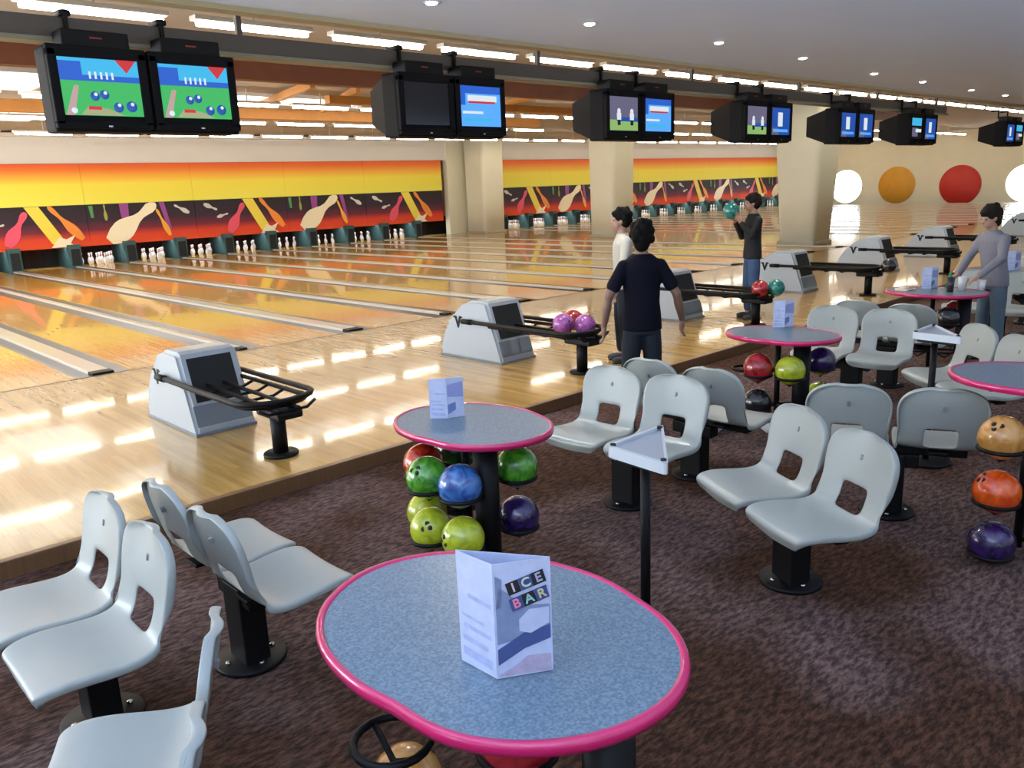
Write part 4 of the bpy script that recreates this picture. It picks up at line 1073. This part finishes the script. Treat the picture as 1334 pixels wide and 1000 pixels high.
    for sd in ('L', 'R'):
        kn, an = legs[sd]; limb(b, [P(*hips[sd]), Vector(kn)*k, Vector(an)*k], [.072*k, .052*k, .038*k])
        b.ell(Vector((an[0]+.05, an[1], .045))*k, (.10*k, .04*k, .035*k))
    body = fuse(b, 'body', sk, e, vox)
    # eyes
    for s in (-1, 1):
        q = MB(); q.ell(HP(.0735, s*.031, .004), (.009*k, .012*k, .007*k), mat('eye_dark', (0.03, 0.02, 0.015), .2)); q.build('eye', parent=e)
    # hair
    b = MB(); b.ell(HP(-.024, 0, .044), (.106*k, .092*k, .102*k), rot=Mh); b.ell(HP(-.050, 0, .0), (.080*k, .086*k, .092*k), rot=Mh); b.ell(HP(.040, 0, .075), (.055*k, .062*k, .032*k), rot=Mh)
    if hairlen: b.ell(HP(-.060, 0, -.05), (.055*k, .066*k, (.07+hairlen)*k), rot=Mh)
    for j in range(46):
        a = rnd.uniform(0, 2*PI); zz = rnd.uniform(-.02, .12); rr = .075*math.sqrt(max(0, 1-(zz/.14)**2))
        if math.cos(a) > .45 and zz < .06: continue
        q_ = rnd.uniform(.016, .030)*k; b.ell(HP(-.03+rr*math.cos(a)*1.3, rr*math.sin(a)*1.12, zz), (q_, q_, q_*1.3), u=8, v=6)
    fuse(b, 'hair', ha, e, .008, 2)
    # shirt
    b = MB()
    loft(b, [(P(0, 0, .835), .166*k, .122*k), (P(0, 0, .95), .160*k, .118*k), (P(0, 0, 1.06), .146*k, .108*k), (P(.005, 0, 1.20), .154*k, .112*k), (P(0, 0, 1.33), .163*k, .110*k), (P(-.005, 0, 1.40), .140*k, .086*k), (P(-.002, 0, 1.448), .078*k, .068*k)])
    for sd in ('L', 'R'):
        S0, E, Wp = sleeves[sd]
        if longsleeve: limb(b, [S0, S0.lerp(E, .5), E, E.lerp(Wp, .9)], [.060*k, .055*k, .049*k, .038*k])
        else: limb(b, [S0, S0.lerp(E, .40), S0.lerp(E, .66)], [.052*k, .056*k, .060*k])
    fuse(b, 'shirt', sh, e, vox+.001)
    # trousers
    b = MB()
    loft(b, [(P(0, 0, .80), .140*k, .098*k), (P(0, 0, .86), .148*k, .104*k), (P(0, 0, .93), .148*k, .104*k), (P(0, 0, .97), .145*k, .100*k)])
    for sd in ('L', 'R'):
        kn, an = legs[sd]; an2 = Vector(kn)*k*.12+Vector(an)*k*.88
        limb(b, [P(*hips[sd]), P(*hips[sd]).lerp(Vector(kn)*k, .5), Vector(kn)*k, an2], [.082*k, .083*k, .070*k, .058*k])
    fuse(b, 'trousers', tr, e, vox+.001)
    for sd in ('L', 'R'):
        an = legs[sd][1]; a = Vector((an[0], an[1], 0))*k
        b = MB(); b.ell(a+Vector((.055*k, 0, .040*k)), (.115*k, .047*k, .040*k)); b.ell(a+Vector((-.02*k, 0, .055*k)), (.060*k, .045*k, .050*k)); b.box(a+Vector((.035*k, 0, .012)), (.25*k, .088*k, .024), bev=.01)
        fuse(b, 'shoe', shoe_m, e, .009, 2)
    return e
SKIN = mat('skin', (0.42, 0.23, 0.16), .5)
SKIN_T = mat('skin_tan', (0.22, 0.12, 0.085), .5)
HAIR = mat('hair_black', (0.004, 0.0035, 0.003), .8, spec=.15, bump=.5, bscale=120)
HAIRB = mat('hair_brown', (0.012, 0.007, 0.005), .75, spec=.2, bump=.5, bscale=120)
M_TS = mat('tshirt_black_navy', (0.003, 0.003, 0.009), .9, spec=.2)
M_JD = mat('jeans_dark', (0.008, 0.012, 0.02), .9, noise=.3, nscale=10)
M_JB = mat('jeans_blue', (0.04, 0.08, 0.17), .8, noise=.2, nscale=10)
M_JG = mat('jeans_greyblue', (0.10, 0.15, 0.19), .8, noise=.2, nscale=10)
M_SHB = mat('shoe_dark', (0.03, 0.03, 0.035), .5)
# image-left in the world is about 136 deg; away from the camera about 47 deg
hang = lambda s, out=.26: ((-.02, s*out, 1.10), (.04, s*(out+.04), .85), (.12, s*.02, -1))
person((2.32, -5.62, G), R(50), 1.63, {'L': ((-.03, .275, 1.12), (.02, .31, .875), (.10, 0, -1)), 'R': ((-.04, -.275, 1.12), (.10, -.36, .885), (.15, .02, -1))},
       (SKIN_T, M_TS, M_JD, HAIR, M_SHB), 'person in a dark T-shirt seen from behind, arms hanging, walking onto the approach', head_tilt=(.10, 0), vox=.008, hairlen=.005)
person((3.86, -4.20, 0), R(140), 1.565, {'L': ((.05, .25, 1.10), (.14, .26, .86), (.2, 0, -1)), 'R': ((-.05, -.25, 1.10), (.02, -.27, .86), (.1, 0, -1))},
       (SKIN, mat('shirt_offwhite', (0.50, 0.47, 0.40), .8), M_JD, HAIR, M_SHB), 'person in an off-white long-sleeved top, half hidden behind the dark T-shirt', longsleeve=True)
person((6.98, -3.86, 0), R(142), 1.615, {'L': ((.10, .19, 1.15), (.22, .11, 1.34), (.25, -.1, .6)), 'R': ((.08, -.20, 1.13), (.22, -.10, 1.34), (.25, .1, .6))},
       (SKIN, mat('shirt_black', (0.008, 0.008, 0.010), .8), M_JB, HAIRB, M_SHB), 'person in a black top and blue jeans raising a ball in front of the face', longsleeve=True)
a = R(142); hx = .27
ball((6.96+hx*math.cos(a), -3.84+hx*math.sin(a), 1.42), 'teal', 'dark teal bowling ball held up in both hands by the person in black', 'balls in hands')
person((6.43, -6.90, G), R(150), 1.56, {'L': ((.16, .23, 1.16), (.38, .17, .97), (1, 0, -.35)), 'R': ((.16, -.22, 1.14), (.36, -.14, .96), (1, 0, -.35))},
       (SKIN, mat('sweater_grey', (0.20, 0.19, 0.22), .85, noise=.1, nscale=20), M_JG, HAIRB, M_SHB), 'person in a grey sweater and jeans leaning over the fourth table', lean=.16, longsleeve=True, hairlen=.01, head_tilt=(0, .3))

# ------------------------------------------------------------------ light
def area(name, loc, rot, sx, sy, e, col, spread=180):
    l = bpy.data.lights.new(name, 'AREA'); l.shape = 'RECTANGLE'; l.size = sx; l.size_y = sy; l.energy = e; l.color = col; l.spread = R(spread)
    o = bpy.data.objects.new(name, l); COL.objects.link(o); o.location = loc; o.rotation_euler = rot; return o
for p, q, lo, hi in hf[:5]:
    area('window_and_fill_light', ((p+q)/2, YB+.06, (lo+hi)/2), (R(122), 0, 0), q-p-.1, hi-lo-.1, 70, (0.82, 0.91, 1.0), 80)  # tilted up: fill lamps added to brighten the soffit
for i, (p, q, lo, hi) in enumerate(hl):
    area('window_and_fill_light', (XL+.06, (p+q)/2, (lo+hi)/2), (R(122 if i < 2 else 100), 0, R(-90)), q-p-.1, hi-lo-.1, 300 if i < 2 else (270 if i < 4 else 260), (0.78, 0.89, 1.0), 80 if i < 2 else 180)  # first two tilt upward as added fill for the soffit
area('pin_light', (10.5, 18.42, .72), (R(-20), 0, 0), 18.0, .06, 160, (0.85, 0.95, 1.0))
area('pin_light', (36.0, 18.42, .72), (R(-20), 0, 0), 25.0, .06, 220, (0.85, 0.95, 1.0))
w = bpy.data.worlds.new('world'); SC.world = w; w.use_nodes = True
w.node_tree.nodes['Background'].inputs[0].default_value = (0.75, 0.85, 1.0, 1); w.node_tree.nodes['Background'].inputs[1].default_value = 0.6

# ------------------------------------------------------------------ camera
cam = bpy.data.cameras.new('camera'); co = bpy.data.objects.new('camera', cam); COL.objects.link(co); SC.camera = co
yaw, pitch, roll = 0.753236002, 0.235570336, -0.0412298347
cy, sy, cp, sp = math.cos(yaw), math.sin(yaw), math.cos(pitch), math.sin(pitch)
f = Vector((sy*cp, cy*cp, -sp)); r = Vector((cy, -sy, 0)); u = r.cross(f)
c_, s_ = math.cos(roll), math.sin(roll)
r2 = c_*r+s_*u; u2 = -s_*r+c_*u
Mc = Matrix((r2, u2, -f)).transposed().to_4x4(); Mc.translation = Vector((-2.75023503, -9.51036512, 1.81473555)); co.matrix_world = Mc
cam.sensor_width = 36.0; cam.lens = 1059.30064/1334*36; cam.clip_start = .05; cam.clip_end = 200
SC.view_settings.view_transform = 'Standard'; SC.view_settings.look = 'None'; SC.view_settings.gamma = 1; SC.view_settings.use_curve_mapping = False
SC.view_settings.exposure = 0.12
SC.cycles.max_bounces = 8; SC.cycles.diffuse_bounces = 5; SC.cycles.glossy_bounces = 4; SC.cycles.sample_clamp_indirect = 6.0
SC.cycles.use_denoising = True
